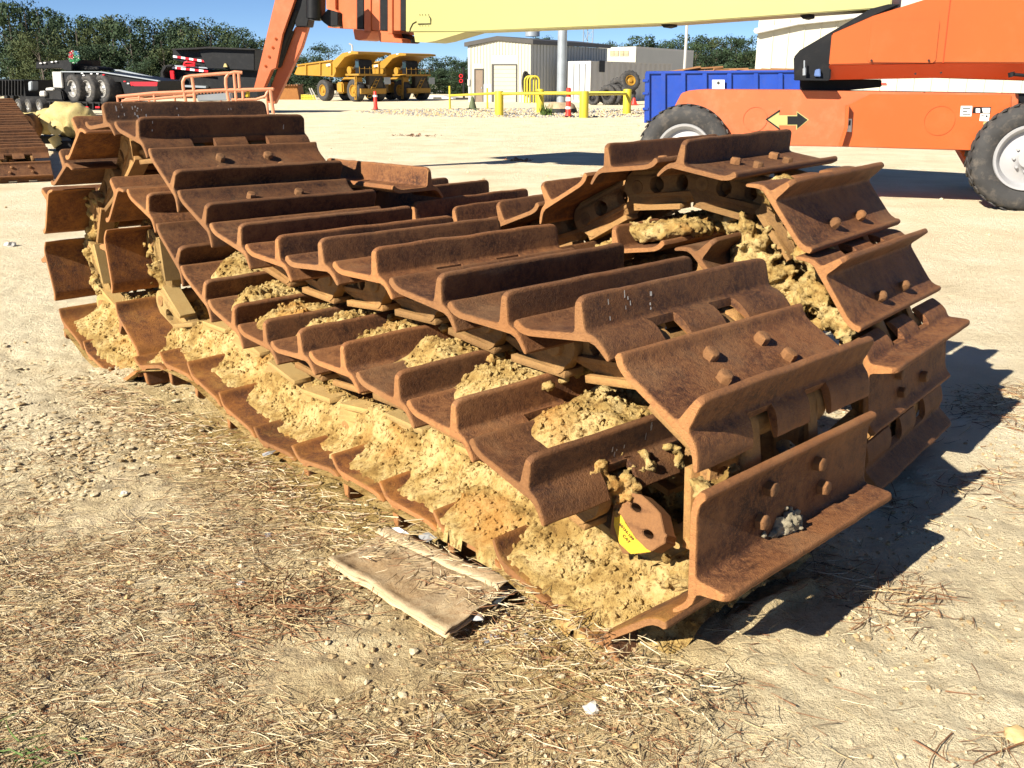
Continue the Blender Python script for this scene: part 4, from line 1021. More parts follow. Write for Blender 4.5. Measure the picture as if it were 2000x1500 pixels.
# boom
BP = VP(at(795, 62, 14.8), at(1650, 30, 11.25))
bm_ = BP.slab('boom', [(792, -130), (792, 62), (908, 62), (1300, 46), (1740, 15), (1760, -150)], 0, .55, M['boom'], lift, bevel=.01)
BP.slab('boom_bracket', [(808, 63), (811, 82), (832, 83), (850, 80), (909, 62.5)], .01, .5, M['boom'], lift)
BP.slab('boom_bottom_lip', [(800, 60), (800, 63.5), (1740, 15.6), (1740, 13), (1300, 44.5), (908, 60.5)], -.012, .02, M['cream'], lift) if False else None
BP.slab('boom_hatch', [(816, 33), (838, 33), (840, 36), (840, 46), (816, 46)], -.012, .012, M['boom'], lift, bevel=.003)
m = MB(); BP.tube(m, [(838, 32), (841, 36), (841, 46), (816, 47)], .006, -.012); BP.tube(m, [(813, 42), (806, 46), (801, 56), (800, 63)], .006, -.01)
for x in (820, 825, 831, 837): BP.tube(m, [(x, 28), (x, 30)], .005, -.008); BP.tube(m, [(x, 50), (x, 51)], .005, -.008)
m.build('hose', M['black'], lift)
for x, y in ((1300, 48), (1572, 31)): BP.slab('wear_pad', [(x - 10, y - 1), (x + 8, y - 3), (x + 8, y + 3), (x - 4, y + 6)], .1, .25, M['black_dull'], lift)
for nm, x0, x1, yb, off, th, mt_ in (('boom_section', 640, 697, 57, .06, .42, 'orange_faded'), ('wear_strip', 697, 710, 56, .03, .5, 'black'), ('guide_bracket', 711, 724, 64, .0, .52, 'orange_faded'),
        ('boom_section', 726, 742, 59, .02, .48, 'orange_faded'), ('wear_strip', 742, 757, 59, .0, .53, 'black'), ('guide_bracket', 757, 766, 66, -.03, .55, 'orange_faded'), ('boom_section', 767, 782, 60, 0, .53, 'orange_faded'), ('wear_strip', 782, 792, 60, -.01, .55, 'black')):
    BP.slab(nm, [(x0, -130), (x1, -130), (x1, yb), (x0, yb - (3 if x0 == 640 else 0))], off, th, M[mt_], lift, bevel=.005)
BP.slab('end_plate', [(635, -60), (654, -60), (655, 18), (661, 24), (664, 52), (658, 52), (655, 30), (651, 22), (637, 17)], .0, .06, M['orange_faded'], lift, bevel=.004)
BP.slab('lower_bracket', [(689, 57), (726, 60), (716, 76), (700, 79), (693, 77)], .0, .45, M['orange_faded'], lift, bevel=.006)
BP.slab('lower_bracket', [(737, 60), (765, 62), (770, 74), (784, 76), (786, 84), (742, 82)], -.02, .4, M['orange_faded'], lift, bevel=.006)
BP.slab('sheave_guard', [(775, 62), (790, 68), (806, 76), (804, 84), (780, 84)], .2, .2, M['black'], lift, bevel=.006)
# jib, knuckle and platform
JP = VP(at(560, 100, 14.5), at(800, 60, 14.3))
JP.slab('knuckle', [(572, -60), (626, -60), (624, 36), (612, 39), (603, 36), (600, 52), (577, 52), (574, 30)], .0, .3, M['black'], lift, bevel=.01)
m = MB(); JP.tube(m, [(613, -40), (613, 36)], .115, -.03, 16); JP.tube(m, [(613, 36), (613, 40)], .09, -.03, 16); m.build('rotator', M['black'], lift, smooth=40)
JP.slab('knuckle_plate', [(624, 36), (640, 18), (660, 24), (660, 50), (643, 52), (632, 44)], .05, .25, M['black'], lift, bevel=.008)
JP.slab('jib_arm', [(551, -60), (588, -60), (575, 2), (552, 67), (546, 98), (539, 133), (530, 137), (513, 178), (494, 178), (500, 156)], -.08, .12, M['orange_faded'], lift, bevel=.006)
JP.slab('jib_arm', [(577, 52), (601, 53), (589, 92), (536, 203), (520, 200), (529, 170), (568, 68)], .1, .12, M['orange_faded'], lift, bevel=.006)
m = MB(); JP.tube(m, [(580, 20), (556, 80), (540, 130)], .05, .03, 12); JP.tube(m, [(571, 60), (545, 130)], .035, .06, 10); m.build('cylinder', M['black'], lift, smooth=40)
m = MB()
for x, y in ((539, 76), (533, 93), (526, 111), (519, 129)): JP.tube(m, [(x, y), (x, y + .01)], .02, -.085, 8)
for x, y in ((539, 76), (533, 93), (526, 111), (519, 129)): m.tube([JP.p(x, y, -.09), JP.p(x, y, -.06)], .022, 10)
m.build('pivot_bolt', M['orange'], lift)
PPn = VP(at(300, 181, 13.6), at(530, 174, 13.9))
m = MB(); T = PPn.tube
T(m, [(229, 189), (300, 182), (440, 176), (534, 174)], .024); T(m, [(238, 197), (300, 193), (378, 186)], .019); T(m, [(452, 195), (500, 194), (518, 188), (524, 176)], .019)
T(m, [(366, 215), (358, 172), (357, 160), (361, 151), (370, 149), (436, 143.5), (448, 143)], .024); T(m, [(375, 151), (378, 170), (382, 215)], .024)
T(m, [(450, 215), (441, 165), (441, 152), (446, 144), (458, 141), (473, 142)], .024); T(m, [(457, 143), (463, 215)], .022); T(m, [(466, 143), (468, 172)], .022)
T(m, [(474, 175), (475, 196)], .02); T(m, [(528, 175), (534, 222)], .026); T(m, [(272, 184), (272, 197)], .02)
T(m, [(238, 200), (247, 193), (270, 191), (290, 195), (300, 215)], .017)
back = [(250, 184, 1.0), (540, 172, 1.0)]
m.tube([PPn.p(260, 187, .95), PPn.p(520, 176, .95)], .02, 8); m.tube([PPn.p(229, 189, 0), PPn.p(260, 187, .95)], .02, 8); m.tube([PPn.p(534, 174, 0), PPn.p(520, 176, .95)], .02, 8)
for x, o_ in ((229, 0), (300, 0), (260, .95), (340, .95), (430, .95), (520, .95)):
    a = PPn.p(x, 188 if x < 300 else 180, o_); m.tube([a, Vector((a.x, a.y, .42))], .018, 8)
m.build('platform_rail', M['peach'], lift, smooth=40)
m = MB(); q = [PPn.p(229, 240, 0), PPn.p(534, 240, 0)]; 
fl = [Vector((p.x, p.y, .40)) for p in (q[0], q[1], q[1] + PPn.n * .95, q[0] + PPn.n * .95)]; m.prism(fl, (0, 0, -.05)); m.build('platform_floor', M['black_dull'], lift)
PPn.slab('control_box', [(384, 186), (450, 181), (452, 196), (386, 198)], .3, .25, M['galv'], lift, bevel=.01)
m = MB()
for k in range(9): a = PPn.p(389 + k * 6.5, 185.5 - k * .5, .36); m.tube([a, a + UP * .05], .014, 6)
m.build('joystick', M['black'], lift)
PPn.slab('horn_cover', [(480, 178), (487, 178), (488, 190), (479, 190)], .2, .05, M['safety'], lift, bevel=.01)
# ---------------------------------------------------------------- the left crawler track stack
lt = thing('crawler_track', (-8.5, 16, 0), 'rusty crawler track lying flat at the far left, its end shoe upright', 'crawler track', 'rusty crawler tracks lying in the yard')
e0 = gnd(104, 352); dD = Vector((-math.sin(math.radians(31)), math.cos(math.radians(31)), 0)); eW = Vector((math.cos(math.radians(31)), math.sin(math.radians(31)), 0)) 
SL = []
def put(o, pitch):          # u runs towards the camera on top; o is the right-hand corner
    eu = -dD * math.cos(pitch) + UP * math.sin(pitch); en = dD * math.sin(pitch) + UP * math.cos(pitch); ew = en.cross(eu); mt = Matrix.Identity(4)
    for r in range(3): mt[r][0], mt[r][1], mt[r][2], mt[r][3] = eu[r], ew[r], en[r], o[r]
    return mt
ew0 = UP.cross(-dD)
for rowk in range(2):
    base = e0 - ew0 * (L if ew0.x > 0 else 0) - ew0 * (L + .06) * rowk * (1 if ew0.x > 0 else -1)
    m0 = put(base + UP * .43 + dD * .30, math.radians(-6)); chain = [(f'l{rowk}0', m0)]
    mm = m0
    for k in range(21 if rowk == 0 else 12): mm = follow(mm, math.radians((-4, 3, 1, -1, 2, -1)[k % 6] * .8), back=True); chain.append((f'l{rowk}b{k}', mm))
    mm = m0
    for k, dp in enumerate((62, 70)): mm = follow(mm, math.radians(dp)); chain.append((f'l{rowk}f{k}', mm))
    build_track(lt, chain, nolink=tuple(c[0] for c in chain[8:]), nobolt=tuple((c[0], j) for c in chain[1:22] for j in range(4)))
    m = MB(); a = base + dD * .4; 
    for k in range(2): m.box(a + ew0 * (.22 + .38 * k) + dD * 2.5 + UP * .2, (.08, 5.2, .40), R=Matrix((ew0, dD, UP)).transposed())
    m.build('link_rail', M['link'], lt)
# ---------------------------------------------------------------- yellow casting on the ground at the left
M['castyellow'] = rust('chalky_yellow_paint', (.30, .20, .10), (.46, .36, .13), (.50, .42, .20), dust=(.45, .30, .2), sc=.35, speck=.2)
cs = thing('axle_housing', gnd(120, 290), 'chalky yellow cast axle housing with a round boss, lying between the tracks', 'machine part')
YC = 20.0
m = MB(); ax = [at(x, y, YC) for x, y in ((42, 236), (62, 238), (78, 240), (100, 236), (125, 232), (150, 238), (172, 246), (185, 250))]
rs_ = [.13, .17, .20, .27, .36, .40, .34, .20]; ax2 = []; r2 = []
for k in range(7):
    for j in range(6): q_ = j / 6; q_ = q_ if k not in (2, 5) else q_ ** .6; ax2.append(ax[k].lerp(ax[k + 1], j / 6)); r2.append(rs_[k] + (rs_[k + 1] - rs_[k]) * q_)
m.tube(ax2 + [ax[7]], r2 + [.05], 32)
o = m.build('housing', M['castyellow'], cs, smooth=60)
for v in o.data.vertices:
    n_ = noise.fractal(v.co * 3.2, .8, 2, 4) * .055; v.co += v.normal * n_
m = MB(); c = at(56, 247, YC - .30); m.lathe([(.12, -.1), (.14, .06), (.23, .07), (.26, .02), (.25, -.12)], c, (-.3, -1, .1), 24); m.build('boss_ring', M['rust_edge'], cs, smooth=30)
m = MB(); m.lathe([(.001, 0), (.12, 0)], c + Vector((0, .08, 0)), (-.3, -1, .1), 20); m.build('bore', M['black_dull'], cs)
m = MB(); ring = [at(x, y, YC - .1) for x, y in ((126, 214), (138, 203), (141, 203), (150, 216))]; m.prism(ring, (0, .12, 0), holes=[[at(x, y, YC - .1) for x, y in ((136, 213), (140, 207), (143, 213))]]); m.build('lifting_eye', M['castyellow'], cs, bevel=.01)
m = MB(); m.tube([at(113, 280, YC - .2), at(146, 276, YC)], .13, 16); m.build('stub_shaft', M['galv'], cs, smooth=40)
m = MB(); m.tube([at(150, 216, YC), at(176, 221, YC)], .06, 10); m.build('flange', M['castyellow'], cs, smooth=40); m = MB(); m.tube([at(100, 219, YC), at(130, 212, YC)], .07, 10); m.build('flange', M['castyellow'], cs, smooth=40); m = MB(); m.tube([at(104, 268, YC - .3), at(116, 285, YC - .3)], .12, 10); m.build('flange', M['castyellow'], cs, smooth=40)
m = MB(); m.lathe([(.02, 0), (.13, .0), (.15, .06), (.04, .08)], at(110, 250, YC - .5), (.2, -1, .1), 18); m.build('port', M['castyellow'], cs, smooth=40)
m = MB(); m.box(at(95, 272, YC + .1), (1.7, .5, .16)); m.box(at(150, 282, YC + .1), (.5, .9, .2)); m.build('skid', M['black_dull'], cs)
# ---------------------------------------------------------------- haul trucks on the far side of the yard
def haul_truck(loc, label, first=None):
    if first:
        def cp(o, par):
            c = o.copy(); COL.objects.link(c); c.parent = par
            for ch in kids.get(o.name, []): cp(ch, c)
            return c
        kids = {}
        for o in bpy.data.objects:
            if o.parent: kids.setdefault(o.parent.name, []).append(o)
        r = cp(first, None); r.location = loc; return tag(r, label)
    t = thing('haul_truck', loc, label, 'dump truck', 'yellow haul trucks parked across the yard')
    f = Vector((.72, -.69, 0)).normalized(); wd = Vector((.69, .72, 0)); o = Vector(loc)
    def W(l, w_, z): z = z if z < 1.9 else 1.9 + (z - 1.9) * .75; l = l if l < 3.9 else 3.9 + (l - 3.9) * .42; return o + f * l + wd * w_ + UP * z
    def slab(nm, prof, w0, w1, mat, bv=.02):
        m = MB(); m.prism([W(l, w0, z) for l, z in prof], wd * (w1 - w0)); return m.build(nm, mat, t, bevel=bv)
    for l, w_ in ((0, 0), (3.9, 0), (0, 2.3), (3.9, 2.3)):
        wheel('wheel', t, W(l, w_ + (0 if w_ < 1 else .3), .79), -wd if w_ < 1 else wd, .79, .6, .42, M['cat'], lugs=False, n=28)
    slab('frame', [(-1.2, .8), (4.6, .7), (4.6, 1.25), (-1.2, 1.3)], .9, 2.3, M['darkyard'])
    slab('dump_body', [(-3.35, 2.05), (-2.7, 2.95), (2.1, 3.35), (2.3, 3.3), (2.25, 2.2), (1.9, 1.75), (1.4, 1.8), (-3.0, 1.95)], -.25, 2.7, M['cat'])
    slab('canopy', [(2.0, 3.2), (3.3, 3.95), (5.4, 4.1), (7.1, 4.0), (7.1, 3.82), (5.3, 3.8), (3.6, 3.55), (2.5, 2.6), (2.2, 2.6)], -.35, 2.75, M['cat'])
    for l in (-1.7, .2, 1.6): slab('side_rib', [(l, 1.95), (l + .18, 1.95), (l + .28, 3.05), (l + .1, 3.05)], -.36, -.25, M['cat'], .01)
    slab('body_rail', [(-2.7, 2.85), (2.0, 3.22), (2.0, 3.36), (-2.7, 2.98)], -.38, -.25, M['cat'], .01)
    slab('cab', [(4.6, 2.0), (5.9, 2.0), (5.8, 3.3), (4.7, 3.4)], .1, 1.3, M['black'])
    slab('cab_window', [(4.8, 2.6), (5.8, 2.6), (5.75, 3.15), (4.85, 3.2)], .07, .10, M['glass'], 0)
    slab('engine_deck', [(3.2, 1.85), (6.2, 1.85), (6.2, 2.02), (3.2, 2.02)], -.1, 2.5, M['cat'])
    slab('nose', [(4.9, .9), (6.0, .9), (6.05, 1.85), (4.9, 1.85)], .9, 2.2, M['darkyard'])
    slab('bumper', [(5.9, .55), (6.3, .6), (6.3, .95), (5.9, .95)], .0, 2.4, M['cat'])
    slab('fender', [(2.6, 1.55), (3.0, 1.75), (5.0, 1.75), (5.1, .9), (4.85, .9), (4.7, 1.6), (3.0, 1.62)], -.05, .6, M['cat'])
    slab('hydraulic_tank', [(1.7, .6), (2.5, .6), (2.5, 1.4), (1.7, 1.4)], .1, .8, M['cat'], .1)
    m = MB(); m.tube([W(3.3, .2, 2.35), W(3.3, .8, 2.35)], .28, 12); m.build('air_cleaner', M['cat'], t, smooth=40)
    m = MB(); m.tube([W(2.6, .5, 1.7), W(4.0, .5, 2.9)], .09, 8); m.build('hoist', M['darkyard'], t)
    m = MB()
    for s_ in (0, .35):
        m.tube([W(6.35, .5 + s_, .3), W(5.9, 1.8 + s_, 2.0)], .035, 5)
    for k in range(8): q = k / 7; m.tube([W(6.35 - .45 * q, .5 + 1.3 * q, .3 + 1.7 * q), W(6.35 - .45 * q, .85 + 1.3 * q, .3 + 1.7 * q)], .03, 4)
    m.build('ladder', M['cat'], t); m = MB()
    for s_ in (0, .4): m.tube([W(4.7 + s_, -.1, .15), W(4.95 + s_, -.05, 1.8)], .035, 5)
    for k in range(6): q = k / 6; m.tube([W(4.7 + .25 * q, -.1, .2 + 1.6 * q), W(5.1 + .25 * q, -.1, .2 + 1.6 * q)], .03, 4)
    m.build('ladder', M['cat'], t)
    m = MB()
    for k in range(6): a = W(6.15, .0 + k * .48, 2.0); m.tube([a, a + UP * .5], .02, 4)
    m.tube([W(6.15, 0, 2.5), W(6.15, 2.4, 2.5)], .02, 4); m.build('handrail', M['cat'], t)
    slab('number_plate', [(1.25, 2.75), (1.75, 2.8), (1.75, 3.0), (1.25, 2.95)], -.375, -.37, M['whitish'], 0)
    slab('number_plate', [(4.4, 3.93), (5.0, 3.98), (5.0, 4.06), (4.4, 4.0)], -.37, -.355, M['whitish'], 0)
    m = MB(); m.prism([W(6.31, 2.2, 1.25), W(6.31, 2.8, 1.25), W(6.31, 2.8, 1.75), W(6.31, 2.2, 1.75)], f * .05); m.build('radiator_screen', M['galv'], t)
    return t
g1 = gnd(631, 197.4); g1 = Vector((g1.x, g1.y, 0))
t1 = haul_truck(g1, 'yellow mining dump truck, nearer of the two, parked beyond the delineator post')
haul_truck(g1 + Vector((3.0, 4.2, 0)), 'yellow mining dump truck half hidden behind the nearer one', t1)
# ---------------------------------------------------------------- sheet metal workshop
SA, SB, SCn = gnd(915, 201), gnd(1036, 202), None
SP = VP(Vector((SA.x, 70, 0)), Vector((SB.x, 68.6, 0)))
shop = thing('workshop', SP.o, 'cream metal workshop with dark roof trim, roller door and brown door, behind the yellow bollards', 'shed')
def zat(v, z=0): return Vector((v.x, v.y, z))
fl, fr = SP.p(915, 200), SP.p(1036, 200)
back = fr + Vector((6.4, 9.0, 0)); side = (back - fr); side.z = 0
zl, zp, zr = SP.p(915, 91).z, SP.p(972, 79).z, SP.p(1036, 86).z; pk = SP.p(972, 79)
poly = [zat(fl), zat(fr), zat(fr, zr), zat(pk, zp), zat(fl, zl)]
m = MB(); m.prism(poly, SP.n * .2); m.build('front_wall', M['cream'], shop)
m = MB(); sn = Vector((side.y, -side.x, 0)).normalized(); m.prism([zat(fr) + side * .003, zat(back), zat(back, zr), zat(fr, zr) + side * .003], -sn * .2); m.build('side_wall', M['grey_shade_wall'], shop)  # cream sheet too, its shaded side painted greyer than the front
m = MB(); m.prism([zat(fl), zat(fl + side), zat(fl + side, zl), zat(fl, zl)], sn * .2); m.build('side_wall', M['grey_shade_wall'], shop)
m = MB(); ov = -SP.n * .15; m.prism([zat(fl, zl) + ov + Vector((-.2, 0, .0)), zat(pk, zp) + ov, zat(fr, zr) + ov + Vector((.2, 0, 0)), zat(fr, zr + .28) + ov + Vector((.2, 0, 0)), zat(pk, zp + .30) + ov, zat(fl, zl + .28) + ov + Vector((-.2, 0, 0))], side * 1.02); m.build('roof', M['roofdark'], shop)
for k in range(1, 20):
    q = k / 20; a = fl.lerp(fr, q); zt = zl + (zp - zl) * min(1, q / .47) if q < .47 else zp + (zr - zp) * (q - .47) / .53
    px = 915 + 121 * q
    zb = 3.28 if 961 < px < 1010 else (2.72 if 923 < px < 945 else 0)
    m = MB(); m.box((a.x, a.y - .02, (zt + zb) / 2), (.05, .04, zt - zb - .02), R=Matrix.Rotation(math.atan2(SP.d.y, SP.d.x), 3, 'Z')); m.build('wall_rib', M['cream'], shop)
for k in range(1, 26):
    a = fr + side * (k / 26) + sn * .03; m = MB(); m.box((a.x, a.y, zr / 2), (.12, .06, zr - .05), R=Matrix.Rotation(math.atan2(side.y, side.x), 3, 'Z')); m.build('wall_rib', M['grey_shade_wall'], shop)
SP.slab('door_frame', [(926, 201), (926, 134), (944, 134), (944, 201), (942.5, 201), (942.5, 136), (927.5, 136), (927.5, 201)], -.08, .1, M['roofdark'], shop)
SP.slab('door', [(927.5, 201), (927.5, 136), (942.5, 136), (942.5, 201)], -.03, .05, M['doorbrown'], shop)
SP.slab('door_handle', [(940, 170), (941.5, 170), (941.5, 173), (940, 173)], -.06, .03, M['galv'], shop)
SP.slab('opening_frame', [(960, 201), (960, 125), (1009, 125), (1009, 201), (1007.5, 201), (1007.5, 127), (964, 127), (964, 201)], -.08, .1, M['roofdark'], shop)
for k in range(9):
    y0 = 127.3 + k * 8.1; SP.slab('shutter_panel', [(964, y0), (1007.5, y0), (1007.5, y0 + 7.7), (964, y0 + 7.7)], -.04, .04, M['shutter'], shop)
SP.slab('wainscot', [(944.5, 201), (944.5, 164), (960, 164), (960, 201)], -.06, .06, M['grey_shade_wall'], shop)
SP.slab('meter_box', [(913, 155), (917, 155), (917, 167), (913, 167)], -.15, .15, M['white'], shop)
m = MB(); c = at(1040, 79, 73); c = Vector((c.x, c.y, 0)); m.lathe([(.55, 4.7), (.55, 5.15), (.66, 5.3), (.70, 5.6), (.62, 5.75), (.75, 5.8), (.75, 5.95), (.3, 6.1), (.001, 6.1)], c, UP, 24); m.build('exhaust_stack', M['galv'], shop, smooth=35)
hs = thing('hose_reel', SP.p(1026, 170), 'black hoses hung on the cream workshop wall by the roller door', 'hose')
for k in range(3):
    m = MB(); cx = 1025 + k * 1.2; m.tube([SP.p(cx + 4.5 * math.cos(a), 162 + 22 * math.sin(a), -.15 - .05 * k) for a in [2 * math.pi * j / 20 for j in range(21)]], .055, 6, caps=False); m.build('hose_loop', M['black_dull'], hs, smooth=60)
# yellow hoops by the workshop corner
for k, x in enumerate((1033.5, 1038.5, 1044)):
    m = MB(); Y_ = 66.8 - k * .2; pts = [at(x, 202, Y_)]; pts = [Vector((pts[0].x, pts[0].y, 0))]; w2 = .32
    pts = [pts[0] + Vector((-w2, 0, 0)), pts[0] + Vector((-w2, 0, 1.5))] + [pts[0] + Vector((-w2 * math.cos(a), 0, 1.5 + .3 * math.sin(a))) for a in (.4, .8, 1.2, 1.57, 1.95, 2.35, 2.75)] + [pts[0] + Vector((w2, 0, 1.5)), pts[0] + Vector((w2, 0, 0))]
    m.tube(pts, .06, 8); tag(m.build('bollard_hoop', M['safety'], smooth=50), ['leftmost yellow steel hoop at the workshop corner', 'middle one of the yellow steel hoops at the workshop corner', 'rightmost yellow steel hoop at the workshop corner'][k], 'hoop guard', 'yellow hoops at the workshop corner')
# ---------------------------------------------------------------- light pole, its guard rail, cones
gp = gnd(1096, 221); gp.z = 0
pole = thing('light_pole', gp, 'thick grey steel light pole on a stained round concrete base inside the yellow rails', 'light pole')
m = MB(); m.lathe([(.001, 9), (.20, 9), (.23, .45), (.23, .3)], gp, UP, 20); m.build('pole', M['galv'], pole, smooth=40)
m = MB(); m.lathe([(.001, .50), (.45, .50), (.62, .40), (.74, .18), (.78, -.02)], gp, UP, 28); m.build('concrete_base', M['concrete'], pole, smooth=40)
m = MB(); m.lathe([(.72, .22), (.735, .22), (.78, .02), (.76, .02)], gp, UP, 28, closed=True); m.build('rubber_band', M['black_dull'], pole)
rail = thing('guard_rail', gnd(1140, 225), 'yellow pipe guard rail on stout yellow bollards around the light pole', 'guard rail')
def bol(px, pb, pt, r, nm='bollard'):
    g_ = gnd(px, pb); g_.z = 0; hgt = at(px, pt, g_.y).z
    m = MB(); m.lathe([(r, -.02), (r, hgt - .04), (r * .92, hgt), (.001, hgt + .01)], g_, UP, 18); m.build(nm, M['safety'], rail, smooth=40); return g_, hgt
b1 = bol(975, 226, 178, .19); b2 = bol(1140, 230, 178, .19); b3 = bol(1224, 223, 174, .19); b4 = bol(1055, 221, 174, .18); b5 = bol(879, 214, 168, .055, 'post'); b6 = bol(952, 213, 172, .05, 'post')
def rl(a, b, z0, z1):
    m = MB(); m.tube([Vector((a.x, a.y, z0)), Vector((b.x, b.y, z1))], .06, 10); m.build('rail', M['safety'], rail, smooth=40)
rl(b1[0], b2[0], .93, .97); rl(b2[0], b3[0], .93, .90); rl(b1[0], b4[0], .90, .95); rl(b4[0], b3[0], .93, .95); rl(b5[0], b1[0], .72, .95)
def cone(px, pb, pt, r, mat, label, stripe=None, tube=False):
    g_ = gnd(px, pb); g_.z = 0; hh = at(px, pt, g_.y).z; t = thing('traffic_cone' if not tube else 'delineator_post', g_, label, 'traffic cone' if not tube else 'delineator')
    m = MB(); m.box(g_ + UP * .03, (r * 2.6, r * 2.6, .06)); m.build('base', M['black'] if tube else mat, t)
    m = MB()
    if tube: m.lathe([(r * .8, .06), (r * .62, .2), (r * .5, hh - .04), (r * .3, hh), (.001, hh)], g_, UP, 14)
    else: m.lathe([(r, .06), (r * .25, hh), (.001, hh)], g_, UP, 16)
    m.build('cone_body', mat, t, smooth=40)
    if stripe:
        for a, b in stripe: 
            ra = r * .66 if tube else r * (1 - .75 * a) ; m = MB(); m.lathe([(ra * 1.04, hh * a), (ra * (1.02 if tube else .93), hh * b)], g_, UP, 14); m.build('stripe', M['whitish'], t, smooth=40)
cone(734, 215.5, 178, .17, M['red'], 'red delineator post with a white band, alone in front of the haul trucks', [(.70, .80)], True)
cone(1110, 229, 171, .18, M['red'], 'red delineator post with white bands beside the concrete pole base', [(.28, .36), (.55, .68)], True)
cone(923, 214, 188, .22, M['green_dull'], 'dirty greenish traffic cone behind the yellow rail')
cone(1238, 205.5, 191, .22, M['red'], 'small red traffic cone left of the blue bin')
# weeds and gravel island
tuft = MB()
for k in range(60):
    g_ = gnd(1068, 226); a = rnd(0, 6.3); q = Vector((g_.x + rnd(-.25, .25), g_.y + rnd(-.2, .2), 0)); tip = q + Vector((math.cos(a) * .15, math.sin(a) * .15, rnd(.25, .6))); s_ = Vector((.025, 0, 0))
    tuft.add([q - s_, q + s_, tip], [(0, 1, 2)])
tag(tuft.build('weed_tuft', M['weed']), 'green weed tuft growing at the left of the concrete pole base', 'weed')
import bmesh
c0 = gnd(1060, 222)
V = []; Fc = []; k = 0; base = np.array([[1, 0, 0], [-1, 0, 0], [0, 1, 0], [0, -1, 0], [0, 0, 1]], float); r_ = random.Random(77)
while k < 7000:
    a = r_.uniform(0, 2 * math.pi); q = math.sqrt(r_.random()); x = c0.x + math.cos(a) * q * 9 * (1 + .12 * math.sin(3 * a)); y = c0.y + 2 + math.sin(a) * q * 7
    s_ = r_.uniform(.03, .09); V.append(base * s_ * (1, 1, .7) + (x, y, 0.0)); Fc += [(0 + 5 * k, 2 + 5 * k, 4 + 5 * k), (2 + 5 * k, 1 + 5 * k, 4 + 5 * k), (1 + 5 * k, 3 + 5 * k, 4 + 5 * k), (3 + 5 * k, 0 + 5 * k, 4 + 5 * k)]; k += 1
me = bpy.data.meshes.new('gravel'); me.from_pydata(np.concatenate(V).tolist(), [], Fc); me.materials.append(M['clod_pale']); me.materials.append(M['pebble_grey']); me.materials.append(M['pebble'])
me.polygons.foreach_set('material_index', [(i // 4 * 7) % 5 % 3 for i in range(len(Fc))]); tag(link('gravel', me), 'pale gravel island around the light pole', kind='stuff')
# ---------------------------------------------------------------- white container, low white building behind
WPc = VP(at(1108, 200, 70), at(1160, 200, 68.5)); fa, fb = zat(WPc.p(1108, 200)), zat(WPc.p(1152, 200)); 
con = thing('shipping_container', fa, 'white shipping container with corrugated side, behind the pile of tyres', 'container')
zc = WPc.p(1108, 122).z; cs_ = Vector((7.5, 9.2, 0)); cn = Vector((cs_.y, -cs_.x, 0)).normalized()
m = MB(); m.prism([fa, fb, zat(fb, zc), zat(fa, zc)], WPc.n * .1); m.build('door_end', M['white'], con)
for k in range(1, 4): a = fa.lerp(fb, k / 4); m = MB(); m.tube([Vector((a.x, a.y - .06, .15)), Vector((a.x, a.y - .06, zc - .1))], .03, 6); m.build('lock_rod', M['galv'], con)
pts = []; n_ = 64
for k in range(n_ + 1):
    o_ = (.0 if (k // 2) % 2 else -.10); pts.append(fb + cs_ * (.004 + .996 * k / n_) + cn * (o_ + .02))
vs = [p for p in pts] + [zat(p, zc) for p in pts]; fs = [(i, i + 1, i + 2 + n_, i + 1 + n_) for i in range(n_)]
m = MB(); m.add(vs, fs); m.build('corrugated_side', M['white'], con)
m = MB(); m.prism([zat(fa, zc), zat(fb, zc), zat(fb + cs_, zc), zat(fa + cs_, zc)], UP * .08); m.build('roof', M['white'], con)
m = MB(); a = fb + cs_ * .09 + cn * .03; b = fb + cs_ * .15 + cn * .03; m.prism([zat(a, 2.1), zat(b, 2.1), zat(b, 2.9), zat(a, 2.9)], cn * .01); m.build('black_sign', M['black'], con)
BPn = VP(at(1165, 130, 96), at(1310, 130, 93)); bld = thing('low_building', zat(BPn.p(1200, 200)), 'low white building with louvred vents behind the container', 'building')
qa, qb = zat(BPn.p(1166, 200)), zat(BPn.p(1238, 200)); zb_ = BPn.p(1238, 95).z; zb2 = BPn.p(1166, 97).z
m = MB(); m.prism([qa, qb, zat(qb, zb_), zat(qa, zb2)], BPn.n * .2); m.build('front_wall', M['cream'], bld)
sd2 = Vector((8, 12, 0)); m = MB(); m.prism([qb + sd2 * .01, qb + sd2, zat(qb + sd2, zb_), zat(qb + sd2 * .01, zb_)], Vector((-.2, .1, 0))); m.build('side_wall', M['grey_shade_wall'], bld)
m = MB(); m.prism([zat(qa, zb2), zat(qb, zb_), zat(qb + sd2, zb_), zat(qa + sd2, zb2)], UP * .2); m.build('roof', M['white'], bld)
for x in (1168, 1191, 1200, 1210, 1219):
    for j in range(4): BPn.slab('louvre_slat', [(x, 99 + j * 2.6), (x + 8, 99 + j * 2.6), (x + 8, 101 + j * 2.6), (x, 101 + j * 2.6)], -.08, .06, plain('louvre', (.45, .38, .24)) if x == 1168 and j == 0 else bpy.data.materials['louvre'], bld)
